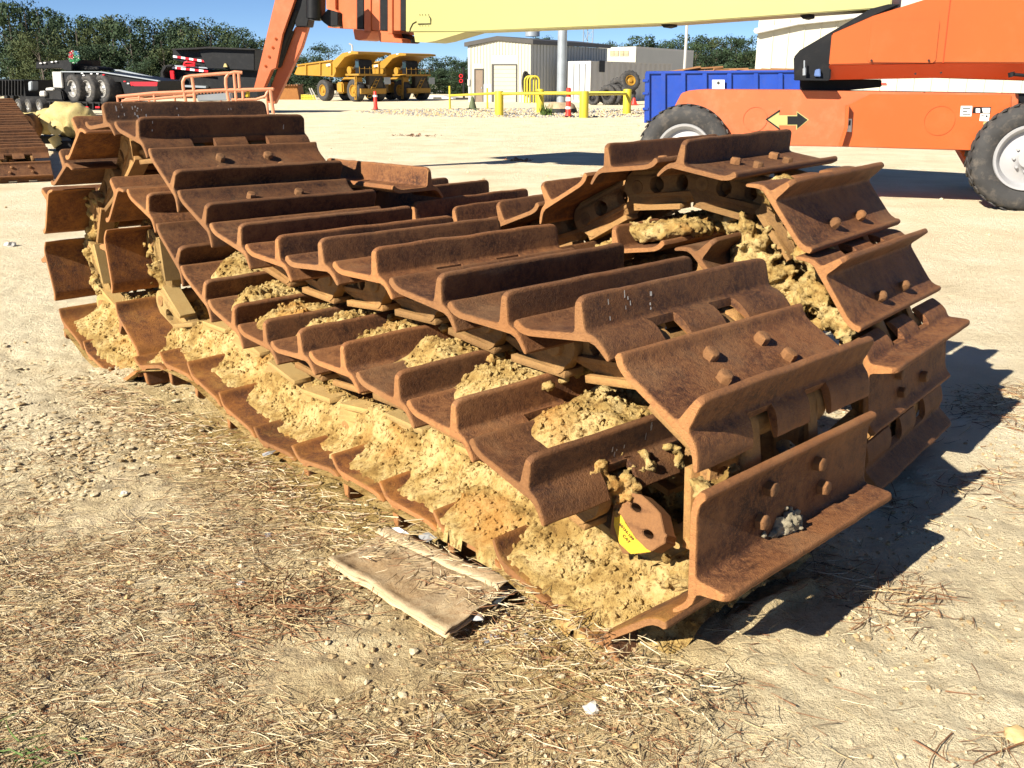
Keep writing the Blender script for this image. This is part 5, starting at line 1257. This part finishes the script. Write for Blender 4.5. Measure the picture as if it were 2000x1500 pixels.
# ---------------------------------------------------------------- tyres heaped by the container
Yt = 60.5
def loose_tyre(px, pb, R, ax, label, rim=None, z=0):
    g_ = gnd(px, pb); g_ = at(px, pb, Yt); c = Vector((g_.x, g_.y, R + z)) if abs(ax[2]) < .5 else Vector((g_.x, g_.y, z + .3))
    t = thing('old_tyre_casing', (c.x, c.y, z), label, 'tyre', 'used tyres heaped by the container')
    w_ = wheel('wheel', t, c, ax, R, .42, R * .5, M['cat'] if rim else M['black_dull'], lugs=False, tread=16, n=24)
loose_tyre(1157, 203, .42, (-.5, -1, 0), 'small dark tyre leaning at the left end of the tyre heap')
loose_tyre(1184, 203, .62, (-.8, -1, 0), 'big tyre second from the left in the heap')
loose_tyre(1196, 203, .64, (-.7, -1, 0), 'big tyre in the middle of the heap, upright')
loose_tyre(1222, 203, .68, (.2, -1, .1), 'big treaded tyre at the right foot of the heap near the red cone')
loose_tyre(1230, 203, .66, (.25, -1, .3), 'treaded tyre with a yellow rim lying on top of the heap', True, .85)
loose_tyre(1204, 203, .60, (-.4, -1, .2), 'tyre on top of the heap beside the one with the yellow rim', False, .5)
# ---------------------------------------------------------------- blue roll-off bin
D0_, D1_ = gnd(1257, 240), at(1560, 200, 34)
DP = VP(D0_, Vector((D1_.x, D0_.y - 1.3, 0)))
binn = thing('blue_bin', D0_, 'blue steel roll-off bin with ribbed side behind the boom lift', 'skip bin')
DP.slab('side_wall', [(1264, 236), (1264, 141), (1620, 138), (1620, 232)], 0, .08, M['blue'], binn)
DP.slab('top_rail', [(1261, 145), (1261, 139), (1620, 136.5), (1620, 141)], -.08, .16, M['blue'], binn, bevel=.02)
for x in (1260, 1291, 1330, 1372, 1420, 1472, 1520, 1566): DP.slab('side_rib', [(x, 236), (x, 143), (x + 9, 143), (x + 9, 236)], -.10, .099, M['blue'], binn, bevel=.015)
DP.slab('end_wall', [(1258, 240), (1260, 143), (1264, 143), (1264, 239)], .0, 2.2, M['blue'], binn)
for y in (155, 180, 210): DP.slab('hinge', [(1255, y), (1266, y), (1266, y + 5), (1255, y + 5)], -.14, .1, M['blue'], binn, bevel=.01)
DP.slab('sign', [(1391, 156), (1415, 156), (1415, 177), (1391, 177)], -.13, .02, M['sticker'], binn)
DP.slab('sign_emblem', [(1403, 158), (1407, 162), (1403, 166), (1399, 162)], -.137, .006, M['ink'], binn); 
for k in range(2): DP.slab('sign_print', [(1394, 168 + 3.5 * k), (1412, 168 + 3.5 * k), (1412, 169 + 3.5 * k), (1394, 169 + 3.5 * k)], -.137, .006, M['galv'], binn)
m = MB()
for k in range(14):
    a = DP.p(1300 + k * 16 + rnd(-5, 5), 138, .5 + rnd(0, 1)); m.tube([a + UP * rnd(-.1, .05), a + Vector((rnd(.5, 1.4), rnd(-.3, .3), rnd(-.02, .12)))], .05, 5)
tag(m.build('scrap_iron', M['bolt']), 'rusty scrap iron piled inside the blue bin', 'scrap', kind='stuff')
# ---------------------------------------------------------------- big cream warehouse on the right
HP = VP(at(1474, 100, 62), at(2000, 100, 55)); wh = thing('warehouse', zat(HP.p(1700, 180)), 'large cream warehouse with white gutter behind the boom lift', 'warehouse')
wa, wb = HP.p(1474, 140), HP.p(2400, 140); ztop = HP.p(1480, 40).z
m = MB(); m.prism([zat(wa), zat(wb), zat(wb, ztop + 3), zat(wa, ztop + .2)], HP.n * .2); m.build('wall', plain('pale_cream_wall', (.46, .44, .36), .55, 0, .3, .03, .5), wh)
for k in range(1, 26):
    a = wa.lerp(wb, k / 26); m = MB(); m.box((a.x, a.y - .03, ztop / 2), (.05, .05, ztop), R=Matrix.Rotation(math.atan2(HP.d.y, HP.d.x), 3, 'Z')); m.build('wall_seam', bpy.data.materials['pale_cream_wall'], wh)
HP.slab('gutter', [(1471, 61), (1474, 55), (1650, 30), (1700, 20), (1700, 30), (1640, 40), (1560, 48), (1476, 66)], -.5, .45, M['white'], wh, bevel=.03)
HP.slab('red_sign', [(1720, 162), (1731, 162), (1731, 165), (1720, 165)], -.1, .05, M['red'], wh)
# ---------------------------------------------------------------- thin lamp pole, lattice mast, far sheds, bucket
m = MB(); q = gnd(1336, 185); q = zat(at(1336, 150, 88)); m.tube([q, q + UP * 9.5], .13, 8); tag(m.build('lamp_post', M['white'], smooth=40), 'slim white lamp post rising behind the blue bin', 'lamp post')
q = zat(at(691, 150, 110)); lp2 = thing('lamp_post', q, 'slim white lamp post behind the haul trucks', 'lamp post')
m = MB(); m.tube([q, q + UP * 5.4], .10, 8); m.build('pole', M['white'], lp2, smooth=40); m = MB(); m.tube([q + UP * 5.5 + Vector((-.35, 0, .1)), q + UP * 5.4], .1, 6); m.build('lamp_head', M['white'], lp2)
q = zat(at(1148, 100, 150)); mast = thing('lattice_mast', q, 'thin grey lattice radio mast behind the workshop roof', 'mast')
legs = [Vector((-.75, 0, 0)), Vector((.75, 0, 0)), Vector((0, 1.2, 0))]
for l_ in legs: m = MB(); m.tube([q + l_, q + l_ + UP * 22], .07, 5); m.build('leg', M['galv'], mast)
for k in range(14):
    for j in range(3): m = MB(); a, b = legs[j], legs[(j + 1) % 3]; m.tube([q + a + UP * (k * 1.5), q + b + UP * (k * 1.5 + 1.5)], .04, 4); m.build('brace', M['galv'], mast)
FP_ = VP(at(815, 180, 118), at(870, 180, 116)); fs_ = thing('small_shed', zat(FP_.p(840, 190)), 'small grey shed with white roof edge right of the haul trucks', 'shed')
FP_.slab('wall', [(815, 200), (815, 172), (867, 172), (867, 200)], 0, 4, M['grey_shade_wall'], fs_); FP_.slab('roof', [(814, 172.5), (814, 170.5), (868, 171.5), (868, 174)], -.3, 4.6, M['white'], fs_)
FP2 = VP(at(836, 190, 84), at(880, 190, 83)); sk = thing('white_skid', zat(FP2.p(855, 195)), 'low white skid unit with a dark panel left of the workshop', 'skid unit')
FP2.slab('body', [(836, 199), (836, 186), (866, 187), (885, 192), (885, 199)], 0, 1.6, M['white'], sk, bevel=.02); FP2.slab('panel', [(846, 198), (846, 190), (862, 190), (862, 198)], -.03, .03, M['black'], sk)
q = zat(at(906, 190, 82)); vs_ = thing('valve_stand', q, 'dark steel stand with red rings left of the workshop', 'pipe stand')
m = MB(); m.tube([q, q + UP * 2.6], .09, 8); m.build('post', M['black_dull'], vs_); m = MB(); m.box(q + UP * .05, (1.4, .9, .12)); m.build('base', M['black_dull'], vs_)
for z_ in (1.5, 1.9): m = MB(); m.lathe([(.10, -.04), (.17, -.04), (.17, .04), (.10, .04)], q + Vector((-.22, -.1, z_)), (0, -1, 0), 14, closed=True); m.build('ring', M['reflect_red'], vs_)
KP = VP(at(545, 197, 79), at(586, 197, 79)); bk = thing('loader_bucket', zat(KP.p(565, 197)), 'big dark brown loader bucket standing left of the haul trucks', 'bucket')
KP.slab('bucket_shell', [(543, 198), (549, 170), (556, 167), (580, 166), (583, 180), (586, 198)], 0, 2, M['rust_under'], bk, bevel=.05); KP.slab('cutting_edge', [(546, 168), (582, 164.5), (582, 167), (546, 170)], -.1, 2.1, M['rust'], bk)
for k in range(7): KP.slab('tooth', [(548 + k * 5, 165), (551 + k * 5, 165), (551 + k * 5, 168), (548 + k * 5, 168)], -.2, .3, M['rust'], bk)
pl = thing('yellow_frame_stack', zat(at(600, 196, 78)), 'stack of yellow steel frames left of the rear truck wheel', 'steel frames')
for k in range(4):
    p_ = at(588, 186 + k * 3.2, 78); q_ = at(614, 187 + k * 3, 78)
    for s_ in (0, .8): m = MB(); m.tube([p_ + Vector((0, s_, 0)), q_ + Vector((0, s_, 0))], .06, 5); m.build('bar', M['safety'], pl)
for k in range(5): m = MB(); x = 589 + k * 6; m.tube([at(x, 185, 78), zat(at(x, 197, 78))], .05, 5); m.build('upright', M['safety'], pl)
m = MB(); m.tube([zat(at(614, 197, 78)), at(604, 172, 78)], .05, 5); m.tube([zat(at(620, 197, 78)), at(608, 172, 78)], .05, 5); m.build('ladder_rail', M['white'], pl)
# ---------------------------------------------------------------- trailers at the left
TY = 40
TP = VP(at(60, 190, TY), at(300, 190, TY - 1.5))
tr = thing('stacked_dolly_trailer', zat(TP.p(180, 215)), 'black heavy dolly trailer with three big wheels, riding on a lowboy trailer', 'trailer')
TP.slab('gooseneck', [(70, 121), (120, 118), (140, 116), (140, 138), (128, 138), (118, 133), (70, 134)], .2, 1.8, M['black'], tr, bevel=.02)
TP.slab('frame', [(118, 139), (196, 140), (308, 158), (308, 180), (244, 186), (236, 160), (130, 158), (122, 196), (142, 198), (142, 176)], .15, 1.9, M['black'], tr, bevel=.02)
TP.slab('top_rail', [(118, 139), (196, 139.5), (309, 157), (309, 159), (196, 141.5), (118, 141)], .05, .15, M['galv'], tr)
TP.slab('top_rail', [(196, 134), (232, 136), (312, 153), (312, 155), (232, 139), (196, 137)], 1.6, .15, M['galv'], tr)
TP.slab('fifth_wheel', [(143, 131), (150, 128), (190, 131), (192, 136), (150, 138)], .6, 1.0, M['black_dull'], tr, bevel=.03)
TP.slab('tool_box', [(101, 140), (119, 140), (122, 172), (104, 171)], .0, .9, M['white'], tr, bevel=.02)
TP.slab('deck_body', [(120, 141), (146, 142), (130, 197), (122, 197)], .1, 1.4, M['black'], tr)
for k, x in enumerate((141, 169.5, 198)):
    c = TP.p(x, 173.5, 0); wheel('wheel', tr, c, Vector((-.72, -1, 0)), .575, .62, .34, M['alu'], n=32)
c = TP.p(214, 172, 1.1); wheel('wheel', tr, c, Vector((-.72, -1, 0)), .57, .5, .3, M['alu'], n=28)
for k, (x, y) in enumerate(((79, 123.5), (87, 122.5), (101, 121), (109, 120), (160, 143), (163, 147), (178, 144), (190, 144), (202, 146), (243, 159), (250, 163))):
    TP.slab('marker_lamp', [(x - 1.8, y - 1), (x + 1.8, y - 1), (x + 1.8, y + 1), (x - 1.8, y + 1)], -.06 if x > 130 else .12, .05, M['whitish'] if k not in (8, 9) else M['reflect_red'], tr)
TP.slab('tail_panel', [(254, 160), (307, 160), (306, 170), (256, 168)], .1, .05, M['reflect_red'], tr); TP.slab('tail_panel_cover', [(252, 168), (308, 168), (308, 186), (250, 186)], .05, .1, M['black'], tr)
lb = thing('lowboy_trailer', zat(TP.p(120, 222)), 'black lowboy trailer with small wheels and red reflectors under the dolly', 'trailer')
TP.slab('deck', [(92, 197), (330, 203), (330, 206), (92, 200)], -.3, 2.6, M['black_dull'], lb); TP.slab('lower_rail', [(92, 211), (330, 217), (330, 219), (92, 213)], -.3, .2, M['black_dull'], lb)
TP.slab('deck_core', [(95, 199), (330, 205), (330, 217), (95, 212)], .3, 1.8, M['black'], lb)
for k in range(15): x = 96 + k * 12; TP.slab('stake', [(x, 198 + k * .25), (x + 2.5, 198 + k * .25), (x + 2.5, 212 + k * .3), (x, 212 + k * .3)], -.34, .1, M['black'], lb)
for x in (104, 157, 168, 190): TP.slab('reflector', [(x - 4, 208), (x + 4, 208), (x + 4, 211), (x - 4, 211)], -.38, .04, M['reflect_red'], lb)
for x in (35, 54, 76): c = TP.p(x, 207, -.2); wheel('wheel', lb, c, Vector((-.8, -1, 0)), .30, .4, .17, M['alu'], n=24)
TP.slab('wheel_frame', [(36, 188), (88, 189), (92, 214), (80, 198), (40, 197)], .2, 1.6, M['black_dull'], lb)
TP.slab('tyre_stack', [(85, 178), (92, 172), (104, 171), (120, 176), (124, 197), (86, 196)], -.1, 1.2, M['black_dull'], lb, bevel=.05)
TP.slab('white_cover', [(88, 172), (98, 170.5), (106, 173), (104, 177), (88, 177)], -.15, .6, M['white'], lb, bevel=.03); TP.slab('cargo_block', [(76, 178), (87, 177), (88, 188), (76, 188)], -.25, .5, M['white'], lb, bevel=.03)
bx = thing('black_trailer_box', zat(TP.p(20, 215)), 'dark ribbed trailer body cut by the left edge of the picture', 'trailer')
TP.slab('body', [(-60, 155), (46, 156), (50, 188), (-60, 187)], .6, 2, M['black'], bx)
for k in range(8): x = -2 + k * 6; TP.slab('rib', [(x, 157), (x + 1.5, 157), (x + 1.5, 186), (x, 186)], .52, .08, M['black_dull'], bx)
TP.slab('landing_leg', [(8, 187), (14, 187), (14, 218), (8, 218)], .5, .3, M['black_dull'], bx); TP.slab('landing_leg', [(20, 187), (26, 187), (26, 216), (20, 216)], .5, .3, M['black_dull'], bx)
c = TP.p(0, 207, .2); wheel('wheel', bx, c, Vector((-.8, -1, 0)), .32, .4, .17, M['alu'], n=24)
TP.slab('hose_bracket', [(54, 160), (62, 158), (62, 176), (55, 178)], .3, .4, M['galv'], bx, bevel=.03)
# garland on top of the trailer
gl_ = MB(); gc = [plain('garland_red', (.55, .03, .05)), plain('garland_green', (.06, .30, .12)), plain('garland_blue', (.05, .25, .40)), plain('garland_white', (.7, .7, .65))]
for k in range(420):
    px, py = 143 + rnd(-9, 13), 112 + rnd(-13, 12)
    if (px - 144) ** 2 / 130 + (py - 111) ** 2 / 160 > 1: continue
    mi = 0 if (px < 143 and py < 114) else (2 if (px > 144 and py < 108) else 1)
    if random.random() < .15: mi = 3
    p_ = TP.p(px, py, .2 + rnd(-.15, .15)); a = rnd(0, 6.3); d_ = Vector((math.cos(a), rnd(-.5, .5), math.sin(a))) * .07; e_ = d_.orthogonal().normalized() * .02
    gl_.add([p_ - e_, p_ + e_, p_ + d_], [(0, 1, 2)], mi)
me = mesh('garland', gl_.v, gl_.f, gc, gl_.m); tag(link('garland', me), 'bunch of red, green and blue tinsel tied on top of the dolly trailer', 'garland')
fm = MB(); p_ = TP.p(73, 185, -.1); fm.box(p_, (.16, .04, .2)); 
# dump trailer
TQ = VP(at(320, 180, 44), at(500, 180, 43.4))
dt = thing('dump_trailer', zat(TQ.p(420, 210)), 'black dump trailer with red and white reflective strips behind the lift platform', 'dump trailer')
TQ.slab('rear_body', [(337, 96), (386, 94), (396, 104), (402, 104), (402, 134), (337, 116)], .6, 2, M['black'], dt, bevel=.03)
TQ.slab('front_body', [(386, 94), (404, 92), (497, 96), (497, 138), (404, 134)], .4, 2.4, M['black'], dt, bevel=.03)
TQ.slab('top_rim', [(335, 95), (386, 92.5), (404, 91), (498, 95), (498, 97.5), (404, 94.5), (386, 96), (335, 97.5)], .2, .5, M['black_dull'], dt)
TQ.slab('chassis', [(336, 128), (406, 136), (503, 137), (503, 190), (340, 190)], .8, 1.6, M['black'], dt)
TQ.slab('fender', [(313, 190), (313, 140), (318, 129), (328, 126), (337, 127), (335, 131), (326, 131), (319, 142), (330, 190)], .3, 1.4, M['black_dull'], dt, bevel=.03)
TQ.slab('frame_bar', [(337, 127), (406, 131.5), (406, 134), (337, 130)], .5, .3, M['galv'], dt)
def strip(x0, y0, x1, y1, n, off):
    for k in range(n):
        a, b = k / n, (k + 1) / n; ya, yb = y0 + (y1 - y0) * a, y0 + (y1 - y0) * b; xa, xb = x0 + (x1 - x0) * a, x0 + (x1 - x0) * b
        TQ.slab('reflective_strip', [(xa, ya - 2), (xb, yb - 2), (xb, yb + 2), (xa, ya + 2)], off, .04, M['whitish'] if k % 2 == 0 else M['reflect_red'], dt)
strip(338, 110, 401, 120, 8, .5); strip(336, 132, 406, 139.5, 8, .44)
m = MB(); m.tube([TQ.p(x, y, .4) for x, y in ((359, 128), (361, 122), (366, 121), (381, 123), (381, 128), (359, 128))], .05, 6); m.build('red_hook', M['reflect_red'], dt)
TQ.slab('red_hose', [(331, 138), (339, 138), (341, 160), (336, 178), (334, 160)], .25, .1, M['reflect_red'], dt, bevel=.02)
TQ.slab('step', [(337, 165), (402, 168), (402, 172), (337, 169)], .5, .4, M['galv'], dt)
TQ.slab('jack', [(438, 124), (441, 124), (444, 131), (436, 131)], .3, .2, M['castyellow'], dt)
# ---------------------------------------------------------------- trees
def leafmat(name, c0, c1, c2):
    t = NT(name); oi = t.n('ShaderNodeObjectInfo'); a = t.noise(.55, 3, .6); b = t.noise(2.6, 3, .7)
    col = t.ramp(b, [(.35, c0), (.52, c1), (.68, c2)])
    col = t.mix(t.math('MULTIPLY', oi.outputs['Random'], .5), col, tuple(x * 1.35 for x in c1)); col = t.mix(t.math('MULTIPLY', a, .4), col, c0)
    t.b.inputs['Transmission Weight'].default_value = 0
    return t.out(col, .75, 0, .2)
LM = [leafmat('oak_leaves', (.020, .036, .016), (.034, .056, .024), (.056, .080, .034)), leafmat('pine_leaves', (.016, .031, .017), (.028, .048, .024), (.046, .068, .034)), leafmat('olive_leaves', (.030, .042, .016), (.052, .066, .024), (.085, .095, .036))]
BARK = plain('tree_bark', (.10, .085, .07), .9, 0, .2, .3, 3)
def crown_mesh(seed, kind, mat):
    r = np.random.RandomState(seed); n = 3400; lobes = []
    nl = 26
    for k in range(nl):
        if kind == 'tall': h_ = r.uniform(.0, 1); rad = .40 * (1 - abs(h_ - .45) ** 1.5) ; 
        else: h_ = r.uniform(.05, .95); rad = .55 * math.sqrt(max(.08, 1 - ((h_ - .42) / .62) ** 2))
        a = r.uniform(0, 6.283); q = rad * math.sqrt(r.uniform(.15, 1)); lobes.append((q * math.cos(a), q * math.sin(a), h_, r.uniform(.10, .21)))
    V = []; Fc = []; k = 0
    for i in range(n):
        lx, ly, lz, lr = lobes[r.randint(nl)]; d = r.normal(size=3); d /= np.linalg.norm(d); q = lr * r.uniform(.55, 1.08) * np.array([1, 1, .75])
        p = np.array([lx, ly, lz]) + d * q; s_ = r.uniform(.008, .024)
        dn = d + r.normal(size=3) * .38 + np.array([p[0], p[1], 0]) * .8; dn /= np.linalg.norm(dn); u = np.cross(dn, r.normal(size=3)); u /= np.linalg.norm(u) + 1e-6; v = np.cross(dn, u)
        V += [p - u * s_, p + v * s_ * .7, p + u * s_, p - v * s_ * .7]; Fc.append((k, k + 1, k + 2, k + 3)); k += 4
    me = bpy.data.meshes.new('crown'); me.from_pydata([tuple(x) for x in V], [], Fc); me.materials.append(mat); return me
CR = [crown_mesh(s, 'tall' if s % 3 == 0 else 'round', LM[(0, 1, 0, 1, 0, 1, 0, 2)[s]]) for s in range(8)]
m = MB(); m.tube([(0, 0, 0), (.01, 0, .35), (-.01, .01, .7), (.0, 0, 1.1)], [.022, .017, .012, .005], 7)
for k in range(5):
    a = k * 1.3; m.tube([(0, 0, .45 + k * .1), (math.cos(a) * .2, math.sin(a) * .2, .65 + k * .1)], [.008, .003], 5)
TRK = mesh('trunk', m.v, m.f, BARK)
def tree(px, ptop, Y, wid, k, label, grp, cut=.22, name='broadleaf_tree', base=0):
    q = at(px, ptop, Y); H_ = (q.z + base) * 1.07; r = thing(name, (q.x, q.y, -base), label, 'tree', grp)
    tk = bpy.data.objects.new('trunk', TRK); COL.objects.link(tk); tk.parent = r; tk.scale = (H_ * .9, H_ * .9, H_ * .8)
    c = bpy.data.objects.new('crown', CR[k % 8]); COL.objects.link(c); c.parent = r; c.location = (0, 0, H_ * cut); c.scale = (wid, wid, H_ * (1 - cut)/1.1); c.rotation_euler = (0, 0, rnd(0, 6.3)); return r
rt = random.Random(4)
ORD = 'first second third fourth fifth sixth seventh eighth ninth tenth eleventh twelfth thirteenth fourteenth fifteenth sixteenth seventeenth eighteenth nineteenth twentieth twenty-first'.split()
left = [(0, 8), (35, 4), (70, 12), (100, 28), (130, 36), (165, 30), (205, 34), (240, 28), (275, 40), (300, 46), (330, 34), (365, 44), (400, 40), (430, 66), (455, 46), (480, 78), (505, 80), (540, 92), (570, 110)]
grpL = 'trees of the tall wood behind the trailers'
for i, (x, y) in enumerate(left):
    tree(x, y, 100 + rt.uniform(0, 6), rt.uniform(5.5, 8.0), i, ORD[i] + ' tall treetop from the left on the skyline of the wood behind the trailers', grpL, .12)
    tree(x + rt.uniform(8, 22), y + rt.uniform(6, 26), 92 + rt.uniform(-3, 3), rt.uniform(4.5, 6.5), i + 3, 'leafy tree below the skyline of the tall wood behind the trailers', grpL + ', second row', .06)
    tree(x + rt.uniform(-14, 10), y + rt.uniform(50, 85), 86 + rt.uniform(-3, 3), rt.uniform(4.5, 6.5), i + 5, 'low tree at the foot of the tall wood behind the trailers', grpL + ', low ones', .02)
tree(70, 60, 82, 4.5, 7, 'olive green tree standing out in front of the dark wood at the left', None, .05, 'olive_green_tree'); tree(84, 148, 60, 2.4, 7, 'small yellowish bush behind the trailer wheels', None, .0, 'bush')
tree(640, 86, 110, 5.4, 1, 'single full tree standing above the haul trucks', None, .2); tree(612, 105, 113, 5.0, 4, 'smaller round tree left of the full tree above the haul trucks', None, .15)
tree(590, 118, 118, 4.5, 7, 'low tree just right of the orange jib', None, .1); tree(520, 96, 96, 4.2, 0, 'airy tree showing sky through its crown left of the orange jib', None, .2)
mid = [(560, 140), (585, 150), (655, 130), (700, 126), (735, 108), (752, 104), (775, 112), (800, 108), (825, 112), (845, 118), (870, 110), (890, 120), (905, 112), (925, 110)]
for i, (x, y) in enumerate(mid):
    tree(x, y, 122 + rt.uniform(0, 6), rt.uniform(5, 7), i, ORD[i] + ' treetop from the left on the skyline behind the haul trucks', 'trees behind the haul trucks', .08); tree(x + 12, y + 26, 116, rt.uniform(5, 6.5), i + 2, 'low dark tree in the row behind the haul trucks', 'low trees behind the haul trucks', .0)
rgt = [(1055, 76), (1075, 78), (1100, 84), (1120, 88), (1150, 92), (1180, 84), (1205, 80), (1225, 88), (1250, 74), (1268, 76), (1290, 80), (1310, 84), (1330, 74), (1352, 66), (1372, 76), (1392, 72), (1412, 76), (1430, 70), (1448, 74), (1462, 76), (1480, 78)]
for i, (x, y) in enumerate(rgt):
    tree(x, y, 150 + rt.uniform(0, 8), rt.uniform(6, 8.5), i, ORD[i] + ' treetop from the left on the skyline behind the workshop and blue bin', 'trees behind the workshop and blue bin', .1); tree(x + 9, y + 22, 140, rt.uniform(6, 8), i + 3, 'low dark tree in the line behind the workshop and the blue bin', 'low trees behind the workshop and blue bin', .0)
